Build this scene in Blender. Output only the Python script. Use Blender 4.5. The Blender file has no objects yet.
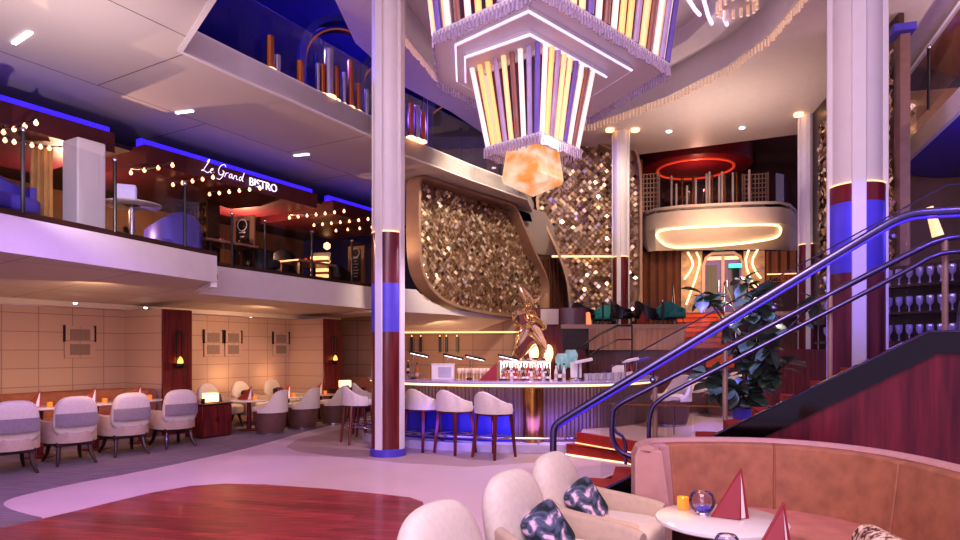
import bpy, math, random
from mathutils import Vector, Matrix
random.seed(7)
PI = math.pi
F, CX, HY, H = 640.0, 480.0, 350.0, 1.6
COL = bpy.context.scene.collection

# ---------------------------------------------------------------- geometry of the place
def P(px, py, Y): return Vector(((px-CX)*Y/F, Y, H-(py-HY)*Y/F))
def Zp(px, py, z):
    Y = F*(z-H)/(HY-py); return P(px, py, Y)
def G2(px, py, z=0.0):
    p = Zp(px, py, z); return (p.x, p.y)
class VPlane:                      # a vertical wall plane through two plan points
    def __init__(s, a, b):
        s.a = Vector(a); s.d = (Vector(b)-Vector(a)).normalized()
    def at(s, px, py):
        k = (px-CX)/F
        t = (k*s.a.y - s.a.x)/(s.d.x - k*s.d.y)
        q = s.a + s.d*t
        return Vector((q.x, q.y, H-(py-HY)*q.y/F))
    def n(s):                      # normal towards the camera
        n = Vector((s.d.y, -s.d.x, 0))
        return n if n.dot(Vector((-s.a.x, -s.a.y, 0))) > 0 else -n

# ---------------------------------------------------------------- mesh builder
class MB:
    def __init__(s, org=None):
        s.v = []; s.f = []; s.m = []; s.org = Vector(org) if org is not None else None; s.cur = 0
    def add(s, vs, fs):
        k = len(s.v); s.v += [tuple(v) for v in vs]
        for f in fs: s.f.append([i+k for i in f]); s.m.append(s.cur)
        return s
    def box(s, c, size, rz=0.0, M=None):
        x, y, z = size[0]/2, size[1]/2, size[2]/2
        R = Matrix.Rotation(rz, 3, 'Z') if M is None else M
        c = Vector(c)
        vs = [c + R @ Vector(p) for p in ((-x,-y,-z),(x,-y,-z),(x,y,-z),(-x,y,-z),(-x,-y,z),(x,-y,z),(x,y,z),(-x,y,z))]
        return s.add(vs, [(0,3,2,1),(4,5,6,7),(0,1,5,4),(1,2,6,5),(2,3,7,6),(3,0,4,7)])
    def prism(s, pts, z0, z1):
        n = len(pts)
        a = sum(pts[i][0]*pts[(i+1)%n][1]-pts[(i+1)%n][0]*pts[i][1] for i in range(n))
        if a < 0: pts = pts[::-1]
        vs = [(p[0], p[1], z0) for p in pts] + [(p[0], p[1], z1) for p in pts]
        fs = [tuple(range(n-1, -1, -1)), tuple(range(n, 2*n))]
        fs += [(i, (i+1)%n, n+(i+1)%n, n+i) for i in range(n)]
        return s.add(vs, fs)
    def plate(s, pts, vec):          # polygon in 3D pushed along vec
        n = len(pts); vec = Vector(vec).to_3d().to_3d()
        vs = [Vector(p) for p in pts] + [Vector(p)+vec for p in pts]
        fs = [tuple(range(n-1, -1, -1)), tuple(range(n, 2*n))]
        fs += [(i, (i+1)%n, n+(i+1)%n, n+i) for i in range(n)]
        return s.add(vs, fs)
    def loft(s, rings, closed=True, cap=True, loop=False):
        m = len(rings[0]); n = len(rings); vs = [p for r in rings for p in r]; fs = []
        for i in range(n if loop else n-1):
            j2 = (i+1) % n
            for j in range(m if closed else m-1):
                k = (j+1) % m
                fs.append((i*m+j, i*m+k, j2*m+k, j2*m+j))
        if cap and closed and not loop:
            fs.append(tuple(range(m-1, -1, -1))); fs.append(tuple(range((n-1)*m, n*m)))
        return s.add(vs, fs)
    def tube(s, pts, r, n=8, loop=False):
        pts = [Vector(p) for p in pts]; rings = []; N = len(pts); up = None
        for i, p in enumerate(pts):
            a = pts[(i-1) % N] if (loop or i > 0) else p
            b = pts[(i+1) % N] if (loop or i < N-1) else p
            t = (b-a).normalized() if (b-a).length > 1e-9 else Vector((0,0,1))
            if up is None:
                up = Vector((0,0,1)) if abs(t.z) < .9 else Vector((1,0,0))
            e1 = up - t*up.dot(t)
            if e1.length < 1e-6: e1 = Vector((1,0,0)) - t*t.x
            e1.normalize(); e2 = t.cross(e1); up = e1
            rr = r[i] if isinstance(r, (list, tuple)) else r
            rings.append([p + e1*(rr*math.cos(2*PI*k/n)) + e2*(rr*math.sin(2*PI*k/n)) for k in range(n)])
        return s.loft(rings, True, True, loop)
    def band(s, pts, w, t, loop=False, up=(0,0,1)):   # flat ribbon: width w along up, thickness t
        pts = [Vector(p) for p in pts]; N = len(pts); rings = []
        for i, p in enumerate(pts):
            a = pts[(i-1) % N] if (loop or i > 0) else p
            b = pts[(i+1) % N] if (loop or i < N-1) else p
            tg = (b-a).normalized(); u = Vector(up[i] if isinstance(up, list) else up)
            u = (u - tg*u.dot(tg)).normalized(); q = tg.cross(u)
            rings.append([p+u*w/2+q*t/2, p-u*w/2+q*t/2, p-u*w/2-q*t/2, p+u*w/2-q*t/2])
        return s.loft(rings, True, True, loop)
    def lathe(s, prof, n=20, c=(0,0,0)):
        c = Vector(c)
        rings = [[c + Vector((r*math.cos(2*PI*k/n), r*math.sin(2*PI*k/n), z)) for k in range(n)] for r, z in prof]
        return s.loft(rings, True, True)
    def pad(s, c, a, e1=.5, e2=.5, nu=20, nv=12, M=None, egg=0.0):   # super-ellipsoid cushion
        sg = lambda w, e: math.copysign(abs(w)**e, w)
        c = Vector(c); M = M or Matrix.Identity(3); rings = []
        for i in range(nv+1):
            ph = -PI/2 + PI*i/nv; ph = max(min(ph, PI/2-.03), -PI/2+.03)
            ring = []
            for k in range(nu):
                th = 2*PI*k/nu
                zz = sg(math.sin(ph), e1)
                wd = 1 - egg*zz
                ring.append(c + M @ Vector((a[0]*sg(math.cos(ph), e1)*sg(math.cos(th), e2),
                                            a[1]*wd*sg(math.cos(ph), e1)*sg(math.sin(th), e2), a[2]*zz)))
            rings.append(ring)
        return s.loft(rings)
    def wall(s, path, z0, z1, th, side=1):    # open plan path extruded upward with thickness th
        off = offset(path, th*side)
        return s.prism(list(path)+off[::-1], z0, z1)
    def obj(s, name, mat, parent=None, smooth=True, bevel=0.0, ang=38, subsurf=0, frame=None):
        me = bpy.data.meshes.new(name)
        vs = s.v
        loc = Vector((0,0,0))
        if frame is not None: loc = Vector(frame[0])
        elif parent is None:
            xs = [v[0] for v in vs]; ys = [v[1] for v in vs]; zs = [v[2] for v in vs]
            loc = Vector(((min(xs)+max(xs))/2, (min(ys)+max(ys))/2, min(zs)))
            vs = [Vector(v)-loc for v in vs]
        elif s.org is not None:
            vs = [Vector(v)-s.org for v in vs]
        me.from_pydata([tuple(v) for v in vs], [], s.f)
        mats = mat if isinstance(mat, (list, tuple)) else [mat]
        for mm in mats: me.materials.append(mm)
        if len(mats) > 1: me.polygons.foreach_set('material_index', s.m)
        import bmesh
        bm = bmesh.new(); bm.from_mesh(me)
        bmesh.ops.recalc_face_normals(bm, faces=bm.faces[:]); bm.to_mesh(me); bm.free()
        if smooth:
            me.polygons.foreach_set('use_smooth', [True]*len(me.polygons))
            me.set_sharp_from_angle(angle=math.radians(ang))
        me.update()
        o = bpy.data.objects.new(name, me); COL.objects.link(o)
        o.location = loc
        if frame is not None: o.rotation_euler = (0,0,frame[1])
        if parent is not None: o.parent = parent
        if bevel:
            b = o.modifiers.new('bevel', 'BEVEL'); b.width = bevel; b.segments = 2; b.limit_method = 'ANGLE'; b.angle_limit = math.radians(40)
        if subsurf:
            b = o.modifiers.new('sub', 'SUBSURF'); b.levels = subsurf; b.render_levels = subsurf
        return o

def offset(path, d):
    out = []; N = len(path); path = [Vector((p[0], p[1])) for p in path]
    for i, p in enumerate(path):
        ns = []
        if i > 0:
            t = (path[i]-path[i-1]).normalized(); ns.append(Vector((t.y, -t.x)))
        if i < N-1:
            t = (path[i+1]-path[i]).normalized(); ns.append(Vector((t.y, -t.x)))
        n = sum(ns, Vector((0,0)))
        n = n.normalized() if n.length > 1e-6 else ns[0]
        k = 1.0/max(.45, n.dot(ns[0]))
        q = p + n*d*k; out.append((q.x, q.y))
    return out
def smooth_path(pts, it=2, loop=False):
    pts = [Vector(p) for p in pts]
    for _ in range(it):
        q = []; n = len(pts)
        if not loop: q.append(pts[0])
        for i in range(n if loop else n-1):
            a, b = pts[i], pts[(i+1) % n]
            q += [a*.75+b*.25, a*.25+b*.75]
        if not loop: q.append(pts[-1])
        pts = q
    return pts

def thing(name, label, cat, loc=(0,0,0), rz=0.0, group=None):
    o = bpy.data.objects.new(name, None); COL.objects.link(o)
    o.empty_display_size = .1; o.location = loc; o.rotation_euler = (0,0,rz)
    return tag(o, label, cat, group)
def tag(o, label, cat, group=None, kind=None):
    o['label'] = label; o['category'] = cat
    if group: o['group'] = group
    if kind: o['kind'] = kind
    return o
def struct(o):
    o['kind'] = 'structure'; return o
def dup(root, loc, rz=None, label=None, group=None):
    def cp(o, par):
        c = o.copy(); COL.objects.link(c)
        if par is not None: c.parent = par
        for ch in list(o.children): cp(ch, c)
        return c
    r = cp(root, None); r.location = loc
    if rz is not None: r.rotation_euler = (0,0,rz)
    if label: r['label'] = label
    if group: r['group'] = group
    return r

# ---------------------------------------------------------------- materials (all node based)
def new_mat(name):
    m = bpy.data.materials.new(name); m.use_nodes = True
    nt = m.node_tree; return m, nt, nt.nodes['Principled BSDF']
def srgb(h):
    h = h.lstrip('#'); c = [int(h[i:i+2], 16)/255 for i in (0,2,4)]
    return tuple(x/12.92 if x <= .04045 else ((x+.055)/1.055)**2.4 for x in c) + (1,)
def mat(name, col, rough=.5, metal=0.0, var=.12, scale=6.0, bump=0.0, bscale=None, emit=None, coat=0.0, stretch=(1,1,1), rot=0.0, spec=.5):
    m, nt, b = new_mat(name)
    c = srgb(col)
    tc = nt.nodes.new('ShaderNodeTexCoord'); mp = nt.nodes.new('ShaderNodeMapping')
    mp.inputs['Scale'].default_value = stretch; mp.inputs['Rotation'].default_value = (0,0,rot)
    nt.links.new(tc.outputs['Object'], mp.inputs['Vector'])
    nz = nt.nodes.new('ShaderNodeTexNoise'); nz.inputs['Scale'].default_value = scale; nz.inputs['Detail'].default_value = 4
    nt.links.new(mp.outputs['Vector'], nz.inputs['Vector'])
    cr = nt.nodes.new('ShaderNodeValToRGB')
    cr.color_ramp.elements[0].position = .3; cr.color_ramp.elements[1].position = .7
    cr.color_ramp.elements[0].color = tuple(x*(1-var) for x in c[:3])+(1,)
    cr.color_ramp.elements[1].color = tuple(min(1, x*(1+var)) for x in c[:3])+(1,)
    nt.links.new(nz.outputs['Fac'], cr.inputs['Fac']); nt.links.new(cr.outputs['Color'], b.inputs['Base Color'])
    b.inputs['Roughness'].default_value = rough; b.inputs['Metallic'].default_value = metal
    b.inputs['Specular IOR Level'].default_value = spec
    if coat: b.inputs['Coat Weight'].default_value = coat; b.inputs['Coat Roughness'].default_value = .08
    if bump:
        n2 = nt.nodes.new('ShaderNodeTexNoise'); n2.inputs['Scale'].default_value = bscale or scale*8
        nt.links.new(mp.outputs['Vector'], n2.inputs['Vector'])
        bp = nt.nodes.new('ShaderNodeBump'); bp.inputs['Strength'].default_value = bump; bp.inputs['Distance'].default_value = .01
        nt.links.new(n2.outputs['Fac'], bp.inputs['Height']); nt.links.new(bp.outputs['Normal'], b.inputs['Normal'])
    if emit:
        b.inputs['Emission Color'].default_value = srgb(emit[0]); b.inputs['Emission Strength'].default_value = emit[1]
    return m
def glow(name, col, s, base=None):
    m, nt, b = new_mat(name)
    b.inputs['Base Color'].default_value = srgb(base or col); b.inputs['Roughness'].default_value = .4
    nz = nt.nodes.new('ShaderNodeTexNoise'); nz.inputs['Scale'].default_value = 5
    mx = nt.nodes.new('ShaderNodeMapRange'); mx.inputs['To Min'].default_value = s*.8; mx.inputs['To Max'].default_value = s*1.2
    nt.links.new(nz.outputs['Fac'], mx.inputs['Value']); nt.links.new(mx.outputs['Result'], b.inputs['Emission Strength'])
    b.inputs['Emission Color'].default_value = srgb(col)
    return m
def wood(name, c1, c2, rough=.35, stretch=(1,1,12), scale=2.0, rot=0.0, coat=.2, planks=None):
    m, nt, b = new_mat(name)
    tc = nt.nodes.new('ShaderNodeTexCoord'); mp = nt.nodes.new('ShaderNodeMapping')
    mp.inputs['Rotation'].default_value = (0,0,rot); mp.inputs['Scale'].default_value = stretch
    nt.links.new(tc.outputs['Object'], mp.inputs['Vector'])
    nz = nt.nodes.new('ShaderNodeTexNoise'); nz.inputs['Scale'].default_value = scale; nz.inputs['Detail'].default_value = 6; nz.inputs['Roughness'].default_value = .65
    nt.links.new(mp.outputs['Vector'], nz.inputs['Vector'])
    cr = nt.nodes.new('ShaderNodeValToRGB'); cr.color_ramp.elements[0].position = .35; cr.color_ramp.elements[1].position = .68
    cr.color_ramp.elements[0].color = srgb(c1); cr.color_ramp.elements[1].color = srgb(c2)
    nt.links.new(nz.outputs['Fac'], cr.inputs['Fac']); last = cr.outputs['Color']
    if planks:
        m2 = nt.nodes.new('ShaderNodeMapping'); m2.inputs['Rotation'].default_value = (0,0,rot)
        nt.links.new(tc.outputs['Object'], m2.inputs['Vector'])
        br = nt.nodes.new('ShaderNodeTexBrick'); br.inputs['Scale'].default_value = 1
        br.inputs['Brick Width'].default_value = planks[0]; br.inputs['Row Height'].default_value = planks[1]
        br.inputs['Mortar Size'].default_value = .003; br.inputs['Color1'].default_value = (1,1,1,1)
        br.inputs['Color2'].default_value = (.42,.42,.42,1); br.inputs['Mortar'].default_value = (.15,.15,.15,1)
        nt.links.new(m2.outputs['Vector'], br.inputs['Vector'])
        mx = nt.nodes.new('ShaderNodeMixRGB'); mx.blend_type = 'MULTIPLY'; mx.inputs['Fac'].default_value = .8
        nt.links.new(last, mx.inputs['Color1']); nt.links.new(br.outputs['Color'], mx.inputs['Color2']); last = mx.outputs['Color']
    nt.links.new(last, b.inputs['Base Color'])
    b.inputs['Roughness'].default_value = rough; b.inputs['Coat Weight'].default_value = coat; b.inputs['Coat Roughness'].default_value = .1
    return m
def panels(name, col, seam, w, h, axes='xz', rot=0.0, mortar=.006, rough=.55, offs=0.0, var=.06):
    m, nt, b = new_mat(name)
    tc = nt.nodes.new('ShaderNodeTexCoord'); sp = nt.nodes.new('ShaderNodeSeparateXYZ'); cb = nt.nodes.new('ShaderNodeCombineXYZ')
    rm = nt.nodes.new('ShaderNodeMapping'); rm.inputs['Rotation'].default_value = (0,0,rot)
    nt.links.new(tc.outputs['Object'], rm.inputs['Vector']); nt.links.new(rm.outputs['Vector'], sp.inputs['Vector'])
    ax = {'x':'X','y':'Y','z':'Z'}
    nt.links.new(sp.outputs[ax[axes[0]]], cb.inputs['X']); nt.links.new(sp.outputs[ax[axes[1]]], cb.inputs['Y'])
    br = nt.nodes.new('ShaderNodeTexBrick'); br.offset = offs; br.inputs['Scale'].default_value = 1
    br.inputs['Brick Width'].default_value = w; br.inputs['Row Height'].default_value = h
    br.inputs['Mortar Size'].default_value = mortar
    c = srgb(col)
    br.inputs['Color1'].default_value = c; br.inputs['Color2'].default_value = tuple(x*(1-var) for x in c[:3])+(1,)
    br.inputs['Mortar'].default_value = srgb(seam)
    nt.links.new(cb.outputs['Vector'], br.inputs['Vector']); nt.links.new(br.outputs['Color'], b.inputs['Base Color'])
    b.inputs['Roughness'].default_value = rough
    return m
def glass(name, tint='#f7f7fb', refl=.12, opac=.0, rough=.0):
    m, nt, b = new_mat(name); nt.nodes.remove(b)
    out = [n for n in nt.nodes if n.type == 'OUTPUT_MATERIAL'][0]
    tr = nt.nodes.new('ShaderNodeBsdfTransparent'); tr.inputs['Color'].default_value = srgb(tint)
    gl = nt.nodes.new('ShaderNodeBsdfGlossy'); gl.inputs['Roughness'].default_value = rough
    fr = nt.nodes.new('ShaderNodeFresnel'); fr.inputs['IOR'].default_value = 1.3
    ad = nt.nodes.new('ShaderNodeMath'); ad.operation = 'MULTIPLY_ADD'; ad.inputs[1].default_value = opac or .3; ad.inputs[2].default_value = opac*.05
    nt.links.new(fr.outputs['Fac'], ad.inputs[0])
    mx = nt.nodes.new('ShaderNodeMixShader')
    nt.links.new(ad.outputs['Value'], mx.inputs['Fac']); nt.links.new(tr.outputs['BSDF'], mx.inputs[1]); nt.links.new(gl.outputs['BSDF'], mx.inputs[2])
    nt.links.new(mx.outputs['Shader'], out.inputs['Surface'])
    return m
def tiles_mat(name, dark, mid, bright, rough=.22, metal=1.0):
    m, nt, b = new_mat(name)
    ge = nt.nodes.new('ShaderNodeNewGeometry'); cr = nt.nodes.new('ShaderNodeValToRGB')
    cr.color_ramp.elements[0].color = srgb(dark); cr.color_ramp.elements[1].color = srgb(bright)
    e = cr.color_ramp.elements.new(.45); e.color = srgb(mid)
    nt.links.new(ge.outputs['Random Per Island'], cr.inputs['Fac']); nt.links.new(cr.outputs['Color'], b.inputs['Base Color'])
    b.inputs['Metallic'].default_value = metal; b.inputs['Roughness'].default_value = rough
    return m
def fabric_print(name, c1, c2, c3, scale=9):
    m, nt, b = new_mat(name)
    tc = nt.nodes.new('ShaderNodeTexCoord'); nz = nt.nodes.new('ShaderNodeTexNoise')
    nz.inputs['Scale'].default_value = scale; nz.inputs['Detail'].default_value = 3; nz.inputs['Distortion'].default_value = 1.2
    nt.links.new(tc.outputs['Object'], nz.inputs['Vector'])
    cr = nt.nodes.new('ShaderNodeValToRGB'); cr.color_ramp.interpolation = 'EASE'
    cr.color_ramp.elements[0].position = .38; cr.color_ramp.elements[0].color = srgb(c1)
    cr.color_ramp.elements[1].position = .62; cr.color_ramp.elements[1].color = srgb(c3)
    e = cr.color_ramp.elements.new(.5); e.color = srgb(c2)
    nt.links.new(nz.outputs['Fac'], cr.inputs['Fac']); nt.links.new(cr.outputs['Color'], b.inputs['Base Color'])
    b.inputs['Roughness'].default_value = .8
    return m

M = dict(
 floor=mat('pale stone floor', '#d3bfc2', .38, var=.05, scale=1.2, spec=.4),
 carpet=mat('grey striped carpet', '#85787f', .95, var=.35, scale=3, stretch=(1,16,1), rot=.55, bump=.3, bscale=60),
 barfloor=mat('tan floor at bar', '#b59e96', .45, var=.06, scale=2),
 dance=wood('red dance floor planks', '#78202f', '#c8585a', .32, (1,22,1), 2.2, rot=.27, planks=(1.6,.11)),
 white=mat('white painted panel', '#dcd6d8', .5, var=.02),
 cream=mat('cream painted panel', '#d5c8be', .5, var=.03),
 soffit=panels('soffit panels', '#c6b8b0', '#6a6260', 1.5, 2.2, 'xy', rot=-PI/3, mortar=.008),
 deckceil=panels('deck ceiling panels', '#cabeba', '#6a6264', 3.6, 2.4, 'xy', rot=-PI/3, mortar=.01, offs=.5),
 wallpanel=panels('tan wall panels', '#c2a495', '#8d7268', .565, .32, 'xz', mortar=.006),
 brownpanel=panels('brown wall panels', '#8e6e5c', '#5c463a', .8, .4, 'xz', mortar=.008),
 redwood=wood('red veneer', '#4e1519', '#7c2a2a', .35, (9,9,.7), 2.0),
 redwood2=wood('dark red stringer veneer', '#4a1220', '#7a2634', .3, (7,7,.5), 1.3),
 darkwood=wood('dark brown wood', '#2a1512', '#46261d', .4, (1,1,8), 3.0),
 lightwood=wood('light slat wood', '#9a6f55', '#c39a7c', .45, (8,8,.6), 2.0),
 bronze=mat('dark bronze metal', '#a98b76', .4, .3, .08),
 brass=mat('brass', '#b98a4c', .25, 1.0, .08),
 gold=mat('polished gold', '#ffe4ac', .14, 1.0, .05),
 steel=mat('brushed steel', '#b9b6c2', .22, 1.0, .06),
 railblue=mat('satin steel rail', '#75709a', .3, 1.0, .06),
 copper=mat('copper', '#c47a4a', .22, 1.0, .06),
 black=mat('black satin', '#15131a', .4, 0, .1),
 gloss=mat('black gloss skirt', '#050408', .06, 0, .1, coat=.6),
 darkglass=mat('dark glazing', '#0d0b18', .08, 0, .1),
 glass=glass('clear balustrade glass'),
 glass2=glass('thin clear glass', '#f9f8fc', .2),
 ivory=mat('ivory upholstery', '#d9cdc0', .85, 0, .05, 30, bump=.12, bscale=260),
 ivory2=mat('shaded beige shell fabric', '#bba692', .85, 0, .06, 20, bump=.1, bscale=200),  # beige arm fabric with the shade on the arms put into it
 greyfab=mat('grey band fabric', '#8b7f83', .85, 0, .08, 20, bump=.1, bscale=200),
 brownleather=mat('brown leather', '#70504a', .45, 0, .1, 8),
 velvet=mat('copper velvet', '#9e6a50', .8, 0, .18, 9, bump=.15, bscale=120),
 velvet2=mat('rust velvet', '#9a6450', .8, 0, .14, 8, bump=.15, bscale=120),
 pinkfab=mat('pale pink piping fabric', '#b88e88', .8, 0, .06, 12),
 marble=mat('white marble top', '#e2dbd8', .18, 0, .06, 3, coat=.3),
 menu=mat('red card', '#8c1f2c', .45, 0, .06),
 menuor=mat('orange red card', '#a2432f', .5, 0, .06),
 paper=mat('white paper', '#e8e2de', .7, 0, .02),
 leaf=mat('dark green leaves', '#47623f', .4, 0, .4, 14),
 candle=glow('candle glow', '#ff8a30', 4, '#ffb870'),
 warm=glow('warm lamp glow', '#ffc080', 2.4),
 warmline=glow('warm light line', '#ffd9a0', 1.5),
 warmsoft=glow('warm strip', '#ffc183', 1.2),
 coolline=glow('cool white light', '#fff0f4', 3.5),
 lilac=glow('lilac light line', '#f0d8ff', .8),
 blueline=glow('blue light strip', '#3420ff', 1.1),
 bulb=glow('filament bulb', '#ffb080', 2.6),
 teal=mat('teal upholstery', '#2f8a80', .7, 0, .1),
 navy=mat('dark blue wall', '#1a1450', .5, 0, .2, 2),
 orange=mat('orange stair carpet', '#d0602c', .8, 0, .25, 3, stretch=(1,8,8)),
 curtain=mat('brown curtain', '#6a4335', .8, 0, .12, 4),
 redpaint=mat('deep red lacquer', '#6e1420', .3, 0, .1, coat=.3),
 redstep=mat('red step carpet', '#a8301f', .7, 0, .1),
 bluepanel=mat('blue metal panel and blue light tint', '#5a4fc0', .4, .2, .06),  # blue panel colour; also blue light put into the far left chair
 grille=panels('perforated grille', '#a99186', '#86726a', .022, .022, 'xz', mortar=.006),
)
# ================================================================ THE SETTING
U = Vector((.5,.866)); V = Vector((.866,-.5))            # along / across the bistro side
U2 = Vector((.267,.964)); V2 = Vector((.964,-.267))      # along / across the atrium
A2 = math.radians(-15.5)
WL = ((-8.0,10.7,0), math.radians(60))                   # frame of the left wall: x along it, -y into the room
def wl(t, s, z=0): # left wall frame -> world (s towards the room)
    return Vector((-8.0+.5*t+.866*s, 10.7+.866*t-.5*s, z))

b = MB(); b.prism([(-14,-5),(14,-5),(14,28),(-14,28)], -.12, 0); struct(b.obj('floor', M['floor']))
dance = [G2(0,530),G2(80,511),G2(150,494),G2(190,487),G2(225,484.5),G2(265,485.5),G2(330,490),G2(385,495.5),G2(410,498.5),G2(423,503),G2(424,509),G2(415,524),G2(405,540),(-.75,3),(-5.6,3)]
b = MB(); b.prism(dance, -.02, .012); struct(b.obj('floor_dance', M['dance']))
carp = [(-9.4,9.2),(-9.5,4.0),(-5.0,4.3),G2(0,530),G2(26,524),G2(48,519.5),G2(24,514),G2(8,509),G2(2,504),G2(9,499),G2(27,494),G2(75,483.5),G2(133,473),G2(200,459),G2(257,446),G2(321,427),(-2.6,15.4),(-2.2,17.5),(-5,18)]
b = MB(); b.prism([tuple(p.xy) for p in smooth_path([Vector((x,y,0)) for x,y in carp],1,True)], -.02, .006); struct(b.obj('floor_carpet', M['carpet']))
bf = [G2(286,447),G2(296,440),G2(330,432),(-2.2,14.5),(2.6,14.5),G2(600,428),G2(575,455),G2(540,462),G2(470,467),G2(400,463),G2(330,456),G2(298,452)]
b = MB(); b.prism(bf, -.02, .004); struct(b.obj('floor_bar', M['barfloor']))

# left wall with its two projecting pillars
b = MB(); b.prism([(-5,0),(2.1,0),(2.1,-1.2),(2.67,-1.2),(2.67,0),(6.37,0),(6.37,-1.15),(6.94,-1.15),(6.94,0),(8.6,0),(8.6,.3),(-5,.3)], 0, 2.37)
struct(b.obj('wall_left', M['wallpanel'], frame=WL))
for i, (t, s) in enumerate(((2.385,1.2),(6.655,1.15))):
    b = MB(); b.box((t,-s-.015,1.18),(.6,.05,2.36)); struct(b.obj('trim_%d' % (i+1), M['redwood'], frame=WL))
# cove ledge along the wall top
b = MB(); b.box((1.8,-.1,2.43),(14,.24,.11)); struct(b.obj('trim_3', M['cream'], frame=WL, bevel=.01))
# wall behind the bar, with red timber at its end
b = MB(); b.box((0,0,1.25),(5.6,.2,2.5)); struct(b.obj('wall_back', M['brownpanel'], frame=((-1.75,17.3,0), math.radians(-9))))
b = MB(); b.prism([(1.0,16.9),(.95,15.3),(1.85,15.15),(1.95,15.1),(2.5,15.1),(2.5,16.9)], 0, 2.6); struct(b.obj('wall_back_red', M['redwood']))
b = MB(); b.prism([(2.5,15.6),(9.5,13.7),(9.5,13.9),(2.5,15.8)], 0, 1.62); struct(b.obj('wall_lower_lounge', M['redwood']))
b = MB(); b.box((1.63,15.02,2.38),(.42,.1,.36)); struct(b.obj('trim_4', M['cream']))

# bistro deck: fascia, coping, floor and the soffit below it
E1 = [(-6.3,4.4),(-5.75,5.7)] + [tuple(Zp(px,py,3.1).xy) for px,py in ((0,213),(50,223),(100,233),(150,243),(200,253),(217,256))]
p0 = Zp(224,267,3.1).xy; p1 = Zp(371,287,3.1).xy; dE = (p1-p0).normalized()
E2 = [tuple(p0 - dE*.55), tuple(p0), tuple(p1), tuple(p0+dE*6.2), tuple(p0+dE*7.6)]
def fascia(path, z0, z1, th, name, m):
    b = MB(); b.wall(path, z0, z1, th, -1); return struct(b.obj(name, m))
ret = [E1[-1], (E1[-1][0]-.5, E1[-1][1]+.28), E2[0]]
fascia(E1, 2.68, 3.1, .12, 'trim_5', M['white'])
fascia(E2, 2.58, 3.1, .12, 'trim_6', M['white'])
fascia([E1[-1], E2[0]], 2.6, 3.1, .1, 'trim_7', M['white'])
fascia(E1, 3.1, 3.17, .16, 'trim_8', M['darkwood'])
fascia(E2, 3.1, 3.17, .16, 'trim_9', M['darkwood'])
deck2 = offset(E1, -.14) + offset(E2, -.14)[1:] + [(-1.0,19.0),(-5,20),(-13,9),(-13,4.4)]
b = MB(); b.prism(deck2, 2.86, 2.95); struct(b.obj('floor_bistro', M['darkwood']))
# sloping soffit from fascia to wall
b = MB(); rings = []
for k, (e, z) in enumerate([(q,2.68) for q in E1] + [(q,2.58) for q in E2[:-1]]):
    t = (Vector(e)-Vector((-8,10.7))).dot(U)
    w = wl(max(-5,t), .05); rings.append([Vector((e[0],e[1],z)), Vector((w.x,w.y,2.46))])
b.loft(rings, closed=False, cap=False); struct(b.obj('ceiling_soffit', M['soffit']))
# ceiling over the bar
b = MB(); b.prism([E2[2], (-1.9,16.6), (-2.2,17.4), (-5,18.3), (-5.2,17.6)], 2.5, 2.56); struct(b.obj('ceiling_bar', M['cream']))

# upper left deck (slab with its curved edge)
C3 = [Zp(183,52,5.4), Zp(240,78,5.4), Zp(300,104.5,5.4), Zp(371,136,5.4), Zp(405,155,5.4), Zp(470,180,5.4), Zp(527,200,5.4)]
C3 = [tuple(p.xy) for p in C3]
d0 = Zp(217,0,5.4).xy; dd = (d0-Vector(C3[0])).normalized()
D3 = [tuple(Vector(C3[0])+dd*k) for k in (6,3,1.2)] + C3
slab = D3 + [(1.6,18.5),(-2,21),(-7,22),(-15,11),(-15,2),(-1,2)]
b = MB(); b.prism(slab, 5.42, 5.74); struct(b.obj('ceiling', M['deckceil']))
fascia(D3, 5.4, 5.76, .06, 'trim_10', M['white'])
# top ceiling: soffit ring with the medallion opening, and the recessed ceiling over it
MED = [(-1.5,9.6),(-1.4,11.8),(-.95,13.4),(-.23,14.7),(1.2,16.0),(2.84,16.5),(4.3,14.7),(5.1,13.1),(5.35,11.8),(5.3,10.4),(4.9,7.6),(3.6,5.6),(1.2,5.2),(-.7,6.8)]
mc = Vector((1.9,10.8)); OUT = {(1.2,16.0):(1.6,20.2),(2.84,16.5):(4.3,19.05),(4.3,14.7):(6.3,18.15),(5.1,13.1):(9.6,16.6),(5.35,11.8):(9.1,13.7),(5.3,10.4):(8.0,10.7),(4.9,7.6):(6.75,7.0),(3.6,5.6):(5.6,3.2)}
b = MB(); rings = []
for p in MED:
    d = Vector(p)-mc; o = mc + d.normalized()*19
    if p[0] < 0.5 and p[1] > 6: o = Vector(p) + d.normalized()*1.0
    if p in OUT: o = Vector(OUT[p])
    rings.append([Vector((p[0],p[1],7.4)), Vector((o.x,o.y,7.4)), Vector((o.x,o.y,7.5)), Vector((p[0],p[1],7.5))])
b.loft(rings, True, False, True); struct(b.obj('ceiling_upper', M['cream']))
b = MB(); b.wall(MED+[MED[0]], 7.4, 8.0, .06, 1); struct(b.obj('trim_11', M['white']))
b = MB(); b.prism(MED, 7.98, 8.05); struct(b.obj('ceiling_medallion', M['white']))
MED2 = [tuple(mc+(Vector(p)-mc)*.82) for p in MED]
b = MB(); b.wall(MED2+[MED2[0]], 7.66, 7.98, .5, 1); struct(b.obj('trim_12', M['white']))
# rear wall and the dim space around
BW = VPlane((7.3,19.8),(7.3+.964,19.8-.267))
b = MB(); b.box((0,0,2.3),(9.5,.2,4.6)); struct(b.obj('wall_far', M['curtain'], frame=((7.3+.06,19.95,0), A2)))
b = MB(); b.box((0,0,5),(34,.2,12)); struct(b.obj('wall_rear', M['navy'], frame=((0,25,0), 0)))
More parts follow.
